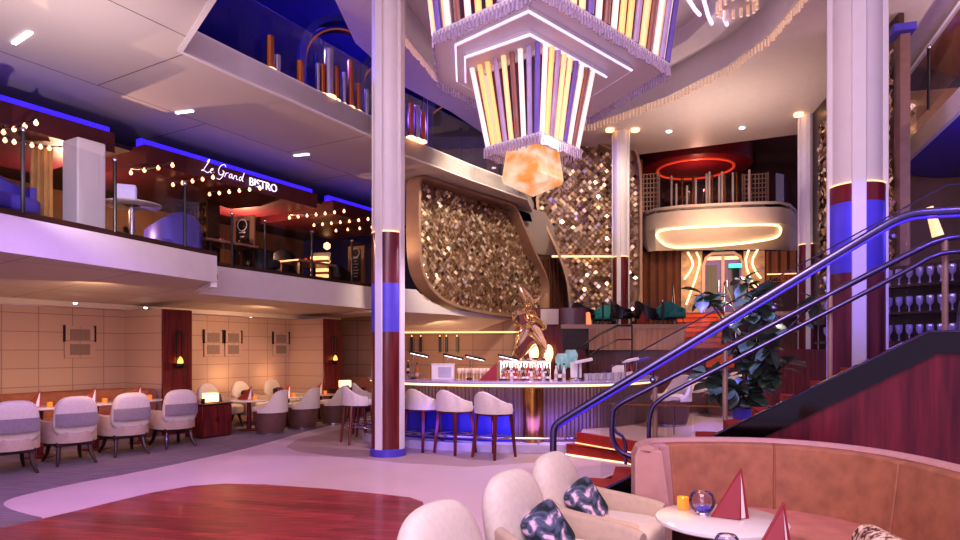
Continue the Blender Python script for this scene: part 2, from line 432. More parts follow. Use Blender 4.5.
# mid level deck in front of it
mid = [(1.95,15.05),(4.74,14.95),(5.05,16.2),(5.6,18.4),(3.0,19.4),(1.95,18.6)]
b = MB(); b.prism(mid, 1.62, 2.14); struct(b.obj('floor_mid', M['darkwood']))
b = MB(); b.prism([(2.55,14.98),(4.76,14.89),(4.76,14.95),(2.55,15.05)], 1.6, 2.1); struct(b.obj('trim_13', M['lightwood']))
b = MB(); b.prism([(1.9,15.0),(4.8,14.86),(4.98,15.6),(1.9,15.7)], 2.1, 2.2); struct(b.obj('trim_14', M['bronze']))
b = MB(); b.prism([(5.2,14.7),(6.6,14.5),(7.0,18.0),(5.9,18.3)], 1.2, 1.5); struct(b.obj('floor_stair_foot', M['orange']))
fl = [(6.1,19.3),(8.6,18.6),(12,18),(12,20),(6.4,20)]
b = MB(); b.prism(fl, 2.6, 2.72); struct(b.obj('floor_entrance', M['barfloor']))
# raised platform beside the bar
plat = [G2(581,432,.34), G2(640,441.5,.34), (4.0,8.6), (9.4,6.9), (9.6,13.9), (3.0,15.4), (2.35,13.2)]
b = MB(); b.prism(plat, 0, .34); struct(b.obj('floor_platform', M['barfloor']))
# right hand side: deck edge, underside, walls
R0 = Vector(Zp(903,168,5.4).xy); R1 = Vector(Zp(960,115,5.4).xy); dR = (R1-R0).normalized()
RE = [tuple(R0-dR*.4), tuple(R0), tuple(R1), tuple(R1+dR*4)]
b = MB(); b.prism(RE+[(14.5,4.5),(14.5,16)], 5.42, 5.72); struct(b.obj('ceiling_right', M['bluepanel']))
fascia(RE[::-1], 5.4, 5.77, .08, 'trim_15', M['white'])
RU = [tuple(Vector(q)+Vector((.25,.3))) for q in RE]
fascia(RU[::-1], 7.32, 7.85, .1, 'trim_16', M['white'])
b = MB(); b.prism([(13.2,3),(13.4,3),(13.0,18),(12.8,18)], 0, 8); struct(b.obj('wall_right', M['brownpanel']))
b = MB(); b.prism(RU+[(14.5,4.5),(14.5,16)], 7.9, 8.0); struct(b.obj('ceiling_right_upper', mat('tan ceiling', '#a0664a', .5, var=.04)))
RW = VPlane((7.15,11.1),(8.07,15.2))
b = MB(); b.prism([(7.2,11.0),(8.2,15.9),(8.35,15.9),(7.29,11.0)], 2.2, 7.4); struct(b.obj('wall_right_screen', M['darkwood']))
b = MB(); b.box((7.22,10.95,4.65),(.15,.3,4.6), rz=A2); struct(b.obj('trim_17', mat('dusty rose post', '#80605c', .5)))
b = MB(); b.box((7.17,10.9,7.02),(.34,.4,.12), rz=A2); struct(b.obj('trim_18', M['bluepanel']))
b = MB(); b.prism([(9.3,11.2),(10.2,6),(10.4,6),(9.5,11.2)], 0, 5.4); struct(b.obj('wall_right_lounge', M['navy']))

# upper left space: navy walls and high ceiling behind the upper deck
b = MB(); b.prism([(-16,4),(-2.6,8),(-1.6,16),(2,24),(-16,24)], 9.6, 9.7); struct(b.obj('ceiling_left_upper', M['navy']))
b = MB(); b.prism([(1,17),(15,14),(15,26),(1,26)], 8.6, 8.7); struct(b.obj('ceiling_rear', mat('brown rear ceiling','#6a4a48',.5)))
b = MB(); b.prism([(4.3,19.05),(6.3,18.15),(9.6,16.6),(9.65,16.7),(6.35,18.25),(4.35,19.15)], 7.4, 8.6); struct(b.obj('trim_21', M['cream']))
b = MB(); b.prism([(8.4,14.6),(13.2,13.6),(13.2,13.8),(8.4,14.8)], 0, 7.4); struct(b.obj('wall_right_far', mat('dim brown wall','#8a6a5c',.5,0,.2,1.5)))
# ================================================================ COLUMNS
def atrium_column(loc, z1, bands, label, r=.25, base=True, z0=0.0, ang=244, fw=.5):
    t = thing('column', label, 'column', (loc[0],loc[1],z0))
    zc = max(zt for _, zt, _ in bands)
    b = MB(); b.lathe([(r*.9,zc-.02-z0),(r*.9,z1-z0)], 32); b.obj('shaft', M['white'], t)
    for zb, zt, m in bands:
        b = MB(); b.lathe([(r,zb-z0),(r,zt-z0)], 32); b.obj('cladding', m, t)
    for k in range(4):
        a = math.radians(ang+90*k); b = MB(); R = Matrix.Rotation(a, 3, 'Z')
        b.box(R @ Vector((r*.93,0,(z1-z0)/2)), (r*.26,r*fw,z1-z0), M=R); b.obj('fin', M['white'], t, bevel=.012)
    b = MB(); b.tube([(r*.97*math.cos(2*PI*k/32), r*.97*math.sin(2*PI*k/32), zc-z0+.01) for k in range(32)], .012, 5, True); b.obj('light_ring', M['warmsoft'], t)
    if base:
        b = MB(); b.lathe([(r*1.1,0),(r*1.1,.11),(r*1.02,.12)], 32); b.obj('plinth', M['bluepanel'], t)
    return t
atrium_column((-1.40,9.75), 8.0, [(.12,1.87,M['redwood']),(1.87,2.6,M['bluepanel']),(2.6,3.36,M['redwood2'])],
              'tall white fluted column with red and blue inset panels beside the bar stools')
atrium_column((4.74,8.05), 8.0, [(.12,2.55,M['redwood2']),(2.55,3.42,M['bluepanel']),(3.42,3.64,M['redpaint'])],
              'tall white fluted column with blue inset panels behind the staircase handrail', r=.315, base=False)
atrium_column((3.74,17.0), 7.4, [(2.2,4.05,M['redwood'])], 'slim white column with red foot between the gold screen and the rear balcony', r=.22, base=False)
atrium_column((8.15,15.9), 7.45, [(1.5,4.2,M['redwood'])], 'slim white column with red foot right of the rear balcony', r=.22, base=False)
# small uplight rings at the head of each far column
for k, (x, y) in enumerate(((3.74,17.0),(8.15,15.9))):
    for j, dx in enumerate((-.33,.33)):
        b = MB(); b.lathe([(.05,7.32),(.11,7.34),(.11,7.4),(.03,7.4)], 14, (x+dx, y-.2, 0))
        tag(b.obj('ceiling_spotlight', M['warm']), '%s warm ceiling spotlight at the head of the slim column %s' % (('left','right')[j], ('by the gold screen','right of the rear balcony')[k]), 'ceiling light', 'spotlights over the slim columns')

# ================================================================ GOLD MOSAIC SCREENS
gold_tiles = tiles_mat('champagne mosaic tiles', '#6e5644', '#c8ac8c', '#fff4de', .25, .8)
def inside(p, poly):
    x, y = p; r = False; n = len(poly)
    for i in range(n):
        x1, y1 = poly[i]; x2, y2 = poly[(i+1) % n]
        if (y1 > y) != (y2 > y) and x < (x2-x1)*(y-y1)/(y2-y1)+x1: r = not r
    return r
def screen(label, pl, px, sp=.17, frame=(.34,.09), gap=.12, smooth=2, framemat='bronze', tilt=28):
    o3 = smooth_path([pl.at(*p) for p in px], smooth, True)
    n = pl.n(); d3 = Vector((pl.d.x, pl.d.y, 0)); a3 = Vector((pl.a.x, pl.a.y, 0))
    sz = [((q-a3).dot(d3), q.z) for q in o3]
    base = sum(o3, Vector((0,0,0)))/len(o3); base.z = min(q.z for q in o3)
    t = thing('mosaic_screen', label, 'decorative screen', base)
    b = MB(base); b.plate([q - n*.10 for q in o3], -n*.06); b.obj('backing_panel', M['bronze'], t)
    b = MB(base)
    s0, s1 = min(s for s, z in sz), max(s for s, z in sz); z0, z1 = min(z for s, z in sz), max(z for s, z in sz)
    cs = sum(s for s, z in sz)/len(sz); cz = sum(z for s, z in sz)/len(sz)
    r = 0; z = z0
    while z < z1:
        s = s0 + (sp/2 if r % 2 else 0)
        while s < s1:
            if inside((s, z), sz) and inside((s+math.copysign(gap*.7, s-cs), z+math.copysign(gap*.7, z-cz)), sz):
                c = a3 + d3*s + Vector((0,0,z)) + n*.02
                ax = math.radians(random.uniform(-tilt, tilt)); az = math.radians(random.uniform(-tilt, tilt))
                e = d3*math.cos(az) + n*math.sin(az); f = Vector((0,0,1))*math.cos(ax) + n*math.sin(ax)
                h = sp*.5
                pts = [c - e*h*.86, c - f*h*.86, c + e*h*.86, c + f*h*.86]
                if random.random() < .93: b.add(pts, [(0,1,2,3)])
            s += sp
        z += sp/2; r += 1
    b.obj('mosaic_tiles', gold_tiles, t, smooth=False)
    if frame:
        b = MB(base); b.band([q + n*.08 for q in o3], frame[0], frame[1], True, n); b.obj('frame', M[framemat], t)
    return t
S1 = VPlane((-1.49,14.0),(.71,16.8))
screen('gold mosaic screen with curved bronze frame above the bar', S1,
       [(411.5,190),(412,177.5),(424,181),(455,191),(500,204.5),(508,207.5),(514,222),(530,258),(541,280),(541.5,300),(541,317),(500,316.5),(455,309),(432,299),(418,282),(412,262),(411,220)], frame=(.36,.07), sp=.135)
S2 = VPlane((.95,18.3),(4.1,18.2))
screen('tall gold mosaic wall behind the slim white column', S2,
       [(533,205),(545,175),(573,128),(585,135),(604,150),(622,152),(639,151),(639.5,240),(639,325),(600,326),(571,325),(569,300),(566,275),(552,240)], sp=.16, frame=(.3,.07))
t = thing('light_strip', 'warm light strip across the tall gold mosaic wall', 'light strip', S2.at(575,257))
b = MB(S2.at(575,257)); b.box(S2.at(590,257)+Vector((0,-.12,0)), (2.2,.05,.05)); b.obj('diffuser', M['warmsoft'], t)
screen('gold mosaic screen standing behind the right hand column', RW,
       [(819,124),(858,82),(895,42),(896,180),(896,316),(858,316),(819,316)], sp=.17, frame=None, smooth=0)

# ================================================================ BISTRO ON THE SECOND DECK
bw = [tuple(Vector(q) - V.xy*4.2) for q in (E1[0], E2[0], E2[2], E2[3])]
b = MB(); b.wall([(-13.5,1.0)]+bw[1:], 2.9, 5.45, .1, -1); struct(b.obj('wall_bistro', mat('dark bistro wall', '#6a4632', .5, 0, .5, 1.2)))
cl = [tuple(Vector(q) - V.xy*.35) for q in (Vector(E2[0])-U.xy*7, E2[3])]
b = MB(); b.prism([cl[0], cl[1], tuple(Vector(cl[1])-V.xy*4), tuple(Vector(cl[0])-V.xy*4)], 4.86, 4.92); struct(b.obj('ceiling_bistro', mat('dark maroon bistro ceiling', '#2c1114', .6, 0, .2)))
def on2(px):            # point on the second bistro edge line below pixel column px
    k = (px-CX)/F; a = p0; t = (k*a.y-a.x)/(dE.x-k*dE.y); return Vector((a.x+dE.x*t, a.y+dE.y*t))
maroon = mat('maroon fascia board', '#4a1420', .45, 0, .12)
def marquee(xa, xb, label, sign=False):
    A = on2(xa) ; B = on2(xb); c = Vector(((A.x+B.x)/2, (A.y+B.y)/2, 4.60))
    t = thing('bistro_canopy', label, 'canopy', c, math.radians(60))
    L = (B-A).length
    b = MB(); b.box((0,1.15,.16),(L,2.3,.30)); b.obj('canopy_box', maroon, t, smooth=False)
    b = MB(); b.box((0,.2,.37),(L,.12,.12)); b.obj('light_strip', M['blueline'], t, smooth=False)
    return t, L
t1, L1 = marquee(-70, 114, 'dark maroon bistro canopy nearest the left, over the string lights')
t2, L2 = marquee(147, 316, 'maroon bistro canopy carrying the white lettering sign')
t3, L3 = marquee(334, 400, 'maroon bistro canopy half behind the white column')
# sign lettering (stands on the face of the middle canopy)
def text_mesh(name, body, size, mat_, parent, loc, rot, shear=0.0, ext=.01, sx=1.0):
    cu = bpy.data.curves.new(name, 'FONT'); cu.body = body; cu.size = size; cu.extrude = ext; cu.shear = shear
    tmp = bpy.data.objects.new(name, cu); COL.objects.link(tmp)
    dg = bpy.context.evaluated_depsgraph_get(); me = bpy.data.meshes.new_from_object(tmp.evaluated_get(dg))
    COL.objects.unlink(tmp); bpy.data.objects.remove(tmp)
    for v in me.vertices: v.co.x *= sx
    me.materials.clear(); me.materials.append(mat_)
    o = bpy.data.objects.new(name, me); COL.objects.link(o); o.parent = parent; o.location = loc; o.rotation_euler = rot
    return o
signmat = glow('white sign letters', '#e6d4ff', .9)
sA = on2(202); sB = on2(274); Ls = (sB-sA).length
st = thing('bistro_sign', 'white sign reading Le Grand BISTRO on the maroon canopy', 'sign', (sA.x+V.x*.02, sA.y+V.y*.02, 4.715), math.radians(60))
# script words drawn as brush strokes
def stroke(bm, pts, ox, sc, r=.0075):
    q = smooth_path([Vector((x, 0, z)) for x, z in pts], 3)
    bm.tube([Vector((ox+p.x*sc + p.z*sc*.28, -.012, p.z*sc)) for p in q], r, 5)
bmm = MB(); wS = (on2(245)-on2(203)).length; sc_ = wS/4.35
stroke(bmm, [(.16,.85),(.2,1.1),(.32,1.14),(.3,.95),(.12,.5),(.0,.1),(-.16,.0),(-.14,.12),(.1,.06),(.42,-.04),(.6,.12)], 0, sc_)
stroke(bmm, [(.62,.22),(.85,.3),(.82,.48),(.66,.38),(.66,.08),(.85,.02),(1.0,.16)], 0, sc_)
stroke(bmm, [(2.0,.9),(1.8,1.12),(1.45,.9),(1.35,.4),(1.55,.05),(1.85,.15),(1.95,.5),(1.7,.48),(1.98,.5),(1.9,.0),(1.7,-.35),(1.4,-.28)], 0, sc_)
stroke(bmm, [(2.1,.02),(2.16,.45),(2.2,.38),(2.38,.46)], 0, sc_)
stroke(bmm, [(2.78,.42),(2.55,.42),(2.5,.08),(2.7,.05),(2.8,.42),(2.8,.05),(2.95,.1)], 0, sc_)
stroke(bmm, [(3.0,.02),(3.04,.45),(3.06,.3),(3.25,.45),(3.3,.05),(3.45,.1)], 0, sc_)
stroke(bmm, [(3.85,.4),(3.6,.42),(3.55,.08),(3.75,.05),(3.88,.4),(3.95,1.05),(3.88,.1),(4.05,.08)], 0, sc_)
bmm.obj('script_lettering', signmat, st)
tx = text_mesh('capital_lettering', 'BISTRO', .215, signmat, st, (wS+.07,-.012,-.02), (PI/2,0,0))
kx = (Ls-wS-.07)/max(.01, tx.dimensions.x) if tx.dimensions.x else 1.0
xs = [v.co.x for v in tx.data.vertices]; kx = (Ls-wS-.07)/(max(xs)-min(xs))
for v in tx.data.vertices: v.co.x *= kx
# festoon strings
def festoon(a, bpt, n, label, zz=4.5, sag=.05):
    A = Zp(*a, zz); B = Zp(*bpt, zz)
    t = thing('festoon_string', label, 'string lights', A, 0, 'bistro string lights')
    pts = [A.lerp(B, k/12) + Vector((0,0,.06-sag*math.sin(PI*k/12))) for k in range(13)]
    b = MB(A); b.tube([A+Vector((0,0,.09))]+pts+[B+Vector((0,0,.09))], .012, 5); b.obj('cable', M['black'], t)
    me = None
    for k in range(n):
        p = A.lerp(B, k/(n-1)) - A
        if me is None:
            b = MB(); b.lathe([(.012,.035),(.016,.024),(.029,0),(.028,-.015),(.016,-.035),(.006,-.04)], 10); o = b.obj('bulb', M['bulb'], t); me = o.data
        else:
            o = bpy.data.objects.new('bulb', me); COL.objects.link(o); o.parent = t
        o.location = p
festoon((3.5,132),(36,122.5),4,'short string of four bulbs under the left end of the canopy')
festoon((5,140),(66,151),8,'string of bulbs hanging left of the bistro white column')
festoon((131,172.5),(172.5,165),4,'string of bulbs left of the lettering above the round high table')
festoon((173,184.5),(213,177),5,'string of bulbs directly under the script lettering')
festoon((209.5,194),(260,188),6,'string of bulbs under the capital lettering')
festoon((289.5,217.5),(344,211),7,'string of bulbs right of the sign, nearest the atrium')
festoon((314,225),(368,219),7,'string of bulbs second from last before the white column')
festoon((336,230.5),(372,227),4,'short string of bulbs deepest beside the white column')
for i, px in enumerate(((255,292),(289,330),(320,360))):   # timber battens in the canopy gap
    pass
# glass balustrade
def balustrade(path, z0, z1, label, posts, gm='glass', name='glass_balustrade', post_h=0.0):
    c = path[len(path)//2]; org = Vector((c[0], c[1], z0)); t = thing(name, label, 'balustrade', org)
    for i in range(len(path)-1):
        a, q = Vector(path[i]), Vector(path[i+1]); m = (a+q)/2; L = (q-a).length
        b = MB(org); b.box((m.x, m.y, (z0+z1)/2), (L-.02, .015, z1-z0), rz=math.atan2(q.y-a.y, q.x-a.x)); b.obj('glass_panel', M[gm], t, smooth=False)
    for x, y in posts:
        b = MB(org); b.tube([(x,y,z0-.02),(x,y,z1+post_h)], .022, 8); b.obj('post', M['black'], t)
        b = MB(org); b.pad((x,y,z1+post_h), (.035,.035,.035), 1, 1, 8, 6); b.obj('post_cap', M['steel'], t)
    return t
def on1(px, z=3.17):
    for i in range(len(E1)-1):
        a, q = Vector(E1[i]), Vector(E1[i+1]); k = (px-CX)/F; d = q-a
        s = (k*a.y-a.x)/(d.x-k*d.y)
        if 0 <= s <= 1: return tuple(a+d*s)
balustrade(E1[1:], 3.17, 4.1, 'clear glass balustrade on the left bistro edge', [on1(x) for x in (23,115,185)])
balustrade([E2[0],E2[1],tuple(on2(290)),tuple(on2(330)),E2[2],tuple(on2(404))], 3.17, 4.1, 'clear glass balustrade on the recessed bistro edge below the sign', [tuple(on2(x)) for x in (232,265,312,352)])
# bistro column
cx_, cy_ = -5.72, 9.25
b = MB(); b.box((cx_,cy_,3.78),(.40,.40,1.64), rz=math.radians(60)); tag(b.obj('column', M['white'], bevel=.02), 'plain square white column on the left bistro edge', 'column')
# bistro furniture
def round_table(loc, h, r, label, name='round_table', m='marble', group=None, stem='steel', legm=None):
    t = thing(name, label, 'table', loc, 0, group)
    b = MB(); b.lathe([(r*.96,h-.03),(r,h-.02),(r,h-.005),(r*.98,h)], 28); b.obj('table_top', M[m], t)
    b = MB(); b.lathe([(.045,.03),(.04,h-.05),(.12,h-.03)], 14); b.obj('pedestal', M[legm or stem], t)
    b = MB(); b.lathe([(r*.6,0),(r*.6,.015),(.06,.035)], 24); b.obj('base', M[legm or stem], t)
    return t
q = P(132,204,9.9); round_table((q.x,q.y,2.95), q.z-2.95, .42, 'tall round white table behind the bistro glass next to the white column')
t = thing('lantern', 'white box lantern standing on the tall round bistro table', 'lantern', (q.x-.1,q.y,q.z)); 
b = MB(); b.box((0,0,.15),(.3,.2,.28), rz=.4); b.obj('lantern_shade', mat('white lantern shade','#cfc8e8',.5,emit=('#cbbcff',.25)), t, bevel=.02)
b = MB(); b.box((0,0,.005),(.32,.22,.012), rz=.4); b.obj('lantern_base', M['black'], t)
def lounge_chair(loc, rz, label, m, name='lounge_chair', s=1.0, group=None):
    t = thing(name, label, 'chair', loc, rz, group); t.scale = (s,s,s)
    b = MB(); b.pad((0,0,.40),(.34,.34,.09),.4,.5); b.obj('seat', m, t)
    b = MB(); path = [(.32*math.cos(a), .36*math.sin(a)) for a in [math.radians(60+k*20) for k in range(13)]]
    wallsweep(b, path, .30, lambda k: .62+.26*math.exp(-((k-.5)/.24)**2), .07); b.obj('backrest', m, t)
    for x, y in ((.26,.26),(.26,-.26),(-.26,.26),(-.26,-.26)):
        b = MB(); b.tube([(x*.8,y*.8,.33),(x*1.1,y*1.1,0)], [.022,.013], 7); b.obj('leg', M['darkwood'], t)
    return t
def wallsweep(b, path, z0, hf, th, n=None):
    path = [Vector(p) for p in path]; N = len(path); rings = []
    for i, p in enumerate(path):
        tg = (path[min(i+1,N-1)]-path[max(i-1,0)]).normalized(); nn = Vector((tg.y,-tg.x)); k = i/(N-1); h = hf(k)
        th_ = th(k) if callable(th) else th
        prof = [(-th_*.5,z0),(-th_*.5,h-th_*.35),(-th_*.32,h-th_*.1),(0,h),(th_*.32,h-th_*.1),(th_*.5,h-th_*.35),(th_*.5,z0)]
        rings.append([Vector((p.x+nn.x*o, p.y+nn.y*o, z)) for o, z in prof])
    b.loft(rings, True, True)
q = P(12,188,8.9); lounge_chair((q.x-.3,q.y,3.05), -.3, 'big lounge chair tinted as if blue lit behind the bistro glass at far left', M['bluepanel'], s=1.45)  # blue light put into the chair's base colour
q = P(40,190,9.3); b = MB()
for k in range(6): b.tube([(q.x-.12+k*.05,q.y+.03*(k%2),2.95),(q.x-.10+k*.045,q.y+.03*(k%2),4.55)], .035, 8)
tag(b.obj('curtain', mat('gold drape','#b08a52',.6,0,.15)), 'narrow gold curtain hanging left of the bistro white column', 'curtain')
q = P(174,225,11.6); lounge_chair((q.x,q.y,2.95), 2.4, 'blue bistro chair right of the tall round table', M['bluepanel'], s=1.25)
q = P(148,225,12.6); lounge_chair((q.x,q.y,2.95), .4, 'dark bistro chair between the tall round table and the blue chair', M['black'], s=1.2)
def cafe_table(px, py, Y, label, cl):
    q = P(px,py,Y); t = thing('cafe_table', label, 'table', (q.x,q.y,2.95), math.radians(60)); h = q.z-2.95
    b = MB(); b.box((0,0,h-.02),(1.2,.7,.05)); b.obj('table_top', M['lightwood'], t, bevel=.01)
    for x in (-.5,.5):
        for y in (-.28,.28): b = MB(); b.box((x,y,(h-.04)/2),(.07,.07,h-.04)); b.obj('leg', M['darkwood'], t)
    c = thing('candle_holder', cl, 'candle', (q.x,q.y,q.z+.006)); b = MB(); b.lathe([(.05,0),(.055,.1),(.048,.1),(.044,.01)], 12); b.obj('glass_cup', M['menu'], c)
    b = MB(); b.lathe([(.03,.02),(.03,.07),(.005,.10)], 8); b.obj('flame', M['candle'], c)
cafe_table(222,243.5,12.6,'wooden bistro table left of the tall chalkboard','small red candle on the bistro table beside the tall chalkboard')
cafe_table(307,263,15.0,'wooden bistro table in front of the lit shelf','small red candle on the bistro table near the lit shelf')
def chalkboard(px, y0, y1, Y, w, label):
    a = P(px,y1,Y); c = P(px,y0,Y); t = thing('chalkboard', label, 'menu board', (a.x,a.y,max(2.95,a.z)), math.radians(-20)); h = c.z-max(2.95,a.z)
    b = MB(); b.box((0,.03,h/2),(w,.05,h)); b.obj('frame', M['lightwood'], t)
    b = MB(); b.box((0,-.005,h*.48),(w*.6,.03,h*.84)); b.obj('board', M['black'], t)
    b = MB()
    for k in range(7): b.box((0,-.024,h*(.2+.08*k)),(w*(.2+.05*(k*7%5)),.006,.03))
    b.obj('chalk_lines', M['paper'], t)
    b = MB(); b.tube([(.12*math.cos(2*PI*k/16), -.026, h*.82+.12*math.sin(2*PI*k/16)) for k in range(16)], .012, 5, True); b.obj('chalk_ring', M['paper'], t)
chalkboard(243,216,268,13.6,.55,'tall framed chalkboard under the capital lettering')
chalkboard(356,246,284,17.4,.5,'smaller framed chalkboard beside the atrium column')
for i, (px, py, Y, rz, lab) in enumerate(((260,265,13.6,.5,'dark bistro chair right of the tall chalkboard'),(279,266,15.3,2.2,'dark bistro chair between chalkboard and lit shelf'),(334,273,17.0,1.2,'dark bistro chair right of the lit shelf'))):
    q = P(px,py,Y); lounge_chair((q.x,q.y,2.95), rz, lab, M['black'], s=1.15)
q = P(320,268,16.0); t = thing('lit_shelf', 'small glowing shelf with five bright slats in the bistro', 'shelf', (q.x,q.y,2.95), math.radians(-10))
b = MB(); b.box((0,.1,.55),(.5,.04,1.1)); b.obj('back_panel', M['darkwood'], t)
for k in range(5): b = MB(); b.box((0,0,.35+.15*k),(.44,.15,.07)); b.obj('glowing_slat', M['warmsoft'], t)
q = P(327,246,17.2); b = MB(); b.lathe([(.02,.1),(.09,.05),(.09,-.05),(.02,-.1)], 12, (q.x,q.y,q.z)); tag(b.obj('pendant_lamp', M['warm']), 'small round glowing lamp deep in the bistro', 'lamp')
# wine shelf with glinting bottles
q = P(197,222,13.2); t = thing('wine_cabinet', 'tall dark wine cabinet with glinting bottles left of the chalkboard', 'cabinet', (q.x,q.y,2.95), math.radians(-25))
b = MB(); b.box((0,.15,.85),(.9,.05,1.7)); b.box((-.45,0,.85),(.05,.3,1.7)); b.box((.45,0,.85),(.05,.3,1.7))
for k in range(6): b.box((0,0,.1+.31*k),(.9,.3,.03))
b.obj('cabinet_frame', M['darkwood'], t, smooth=False)
b = MB()
for k in range(5):
    for j in range(8):
        b.lathe([(.035,0),(.035,.14),(.012,.18),(.012,.24)], 8, (-.36+j*.103,0,.12+.31*k))
b.obj('bottles', M['brass'], t); t.children[-1]['kind'] = 'stuff'

# ================================================================ UPPER LEFT DECK
D3i = offset(D3, -.22)
posts3 = []
balustrade(D3i[1:], 5.74, 6.75, 'glass balustrade of the upper left deck', [D3i[3]], 'glass2')
def post3(px, yb, yt, cu, r, lab):
    p = Zp(px, yb, 5.78); z = H+(HY-yt)*p.y/F
    t = thing('copper_tube' if cu else 'steel_tube', lab, 'decorative tube', (p.x,p.y,5.745), 0, 'upright metal tubes on the upper deck')
    b = MB(); b.lathe([(r,.02),(r,z-5.74),(r*.8,z-5.735)], 12); b.obj('tube', M['copper' if cu else 'steel'], t)
    b = MB(); b.lathe([(r*1.6,0),(r*1.6,.03),(r,.05)], 12); b.obj('glowing_foot', M['warm'], t)
tubes3 = [(270,69,37,1,.06),(277,74,56,0,.06),(300,86,62,1,.07),(318,92,64,0,.035),(322.5,94,65,1,.045),(329,96,50,0,.075),(336,100,68,1,.05),(344,104,73,0,.035),(350.5,107,61,1,.05),(358,111,84,1,.045),(366.5,116,90,0,.045),(411,137,104,1,.06),(417,139,106,0,.06),(423,141,112,1,.05)]
for k, a in enumerate(tubes3):
    where = 'left of the column' if a[0] < 372 else 'just right of the column'
    kind = 'copper' if a[3] else 'steel'
    same = [x for x in tubes3 if x[3] == a[3] and (x[0] < 372) == (a[0] < 372)]; r = same.index(a)
    ordn = ['first','second','third','fourth','fifth','sixth','seventh','eighth'][r]
    post3(*a, '%s tube on the upper deck, %s of its kind %s' % (kind, ordn, where))
def arch(c, r, z0, w, label, rz):
    t = thing('arch', label, 'arch', (c[0],c[1],5.74), rz)
    b = MB(); pts = [Vector((-r,0,0))]+[Vector((-r*math.cos(PI*k/16), 0, z0+r*math.sin(PI*k/16))) for k in range(17)]+[Vector((r,0,0))]
    b.band(pts, w, .14, False, (0,1,0)); b.obj('arch_rib', M['navy'], t)
    b = MB(); b.band([p*.93 for p in pts], w*.5, .04, False, (0,1,0)); b.obj('inner_trim', M['copper'], t)
arch((-3.0,14.2), .95, 2.2, .3, 'large bronze arch on the upper deck left of the column', .5)
arch((-2.1,15.7), .9, 2.2, .3, 'bronze arch on the upper deck close behind the column', .5)
arch((-.5,17.6), 1.2, 1.6, .4, 'bronze arch on the upper deck right of the column', .3)
b = MB(); b.prism([(-12,12),(-6.5,17.5),(-1.6,21.5),(-1.8,21.7),(-6.7,17.7),(-12.2,12.2)], 5.7, 9.6); struct(b.obj('wall_upper', M['navy']))
for k, (px, py, ln, lab) in enumerate(((22,38,.5,'slot light in the deck ceiling at far left'),(184.5,112,.32,'slot light in the deck ceiling near the balcony corner'),(301.5,155,.32,'slot light in the deck ceiling right of the lettering'))):
    p = Zp(px,py,5.412); b = MB(); b.box(p, (ln,.05,.02), rz=math.radians(-17 if k else -35)); tag(b.obj('slot_light', M['coolline']), lab, 'ceiling light', 'slot lights')

# the bar canopy under the first screen and the tan return between the screens
nS = S1.n()
b = MB(); b.plate([S1.at(*q)+nS*.06 for q in ((392,288.5),(411,290),(420,299),(438,308),(470,313),(541,319),(541,322.5),(480,318),(440,314.5),(392,312))], nS*.1); struct(b.obj('trim_20', M['white'], smooth=False))
pa = [S1.at(px,py) for px,py in ((385,312),(440,314.5),(480,318),(528,321.5))]; pb = [Vector(((px-CX)*Y/F, Y, 2.09)) for px,Y in ((385,17.5),(440,17.2),(480,17.1),(525,17.0))]
b = MB(); b.loft([pa, pb], False, False); struct(b.obj('ceiling_bar_canopy', M['cream']))
b = MB(); b.tube([p+Vector((0,-.24,-.02)) for p in pb], .02, 6); t = tag(b.obj('light_strip', M['warmsoft']), 'warm light strip along the top of the brown wall behind the bar', 'light strip')
A = Vector((.75,18.6,0)); b = MB(); r0 = []; r1 = []
for k in range(120):
    x = .3+k*.022; y = 18.7-.05*k*.022+.05*math.sin(k*1.1); r0.append(Vector((x,y,2.5))); r1.append(Vector((x,y,4.25)))
b.loft([r0,r1], False, False); tag(b.obj('curtain', M['curtain']), 'brown pleated curtain in the gap between the two gold screens', 'curtain')
b = MB(); b.loft([[P(500,200,16.9),P(545,212,18.0)],[P(522,252,18.75),P(572,258,18.75)]], False, False); struct(b.obj('ceiling_gap', M['cream']))
b = MB(); b.plate([P(509,207,16.95),P(530,214,17.3),P(532,222,17.5),P(513,219,17.2)], (0,-.03,0)); tag(b.obj('dark_window', M['darkglass']), 'dark slanted window strip between the two gold screens', 'window')
b = MB(); b.prism([(.2,18.95),(3.2,18.8),(3.2,18.9),(.2,19.05)], 2.4, 7.4); struct(b.obj('wall_gap', M['brownpanel']))
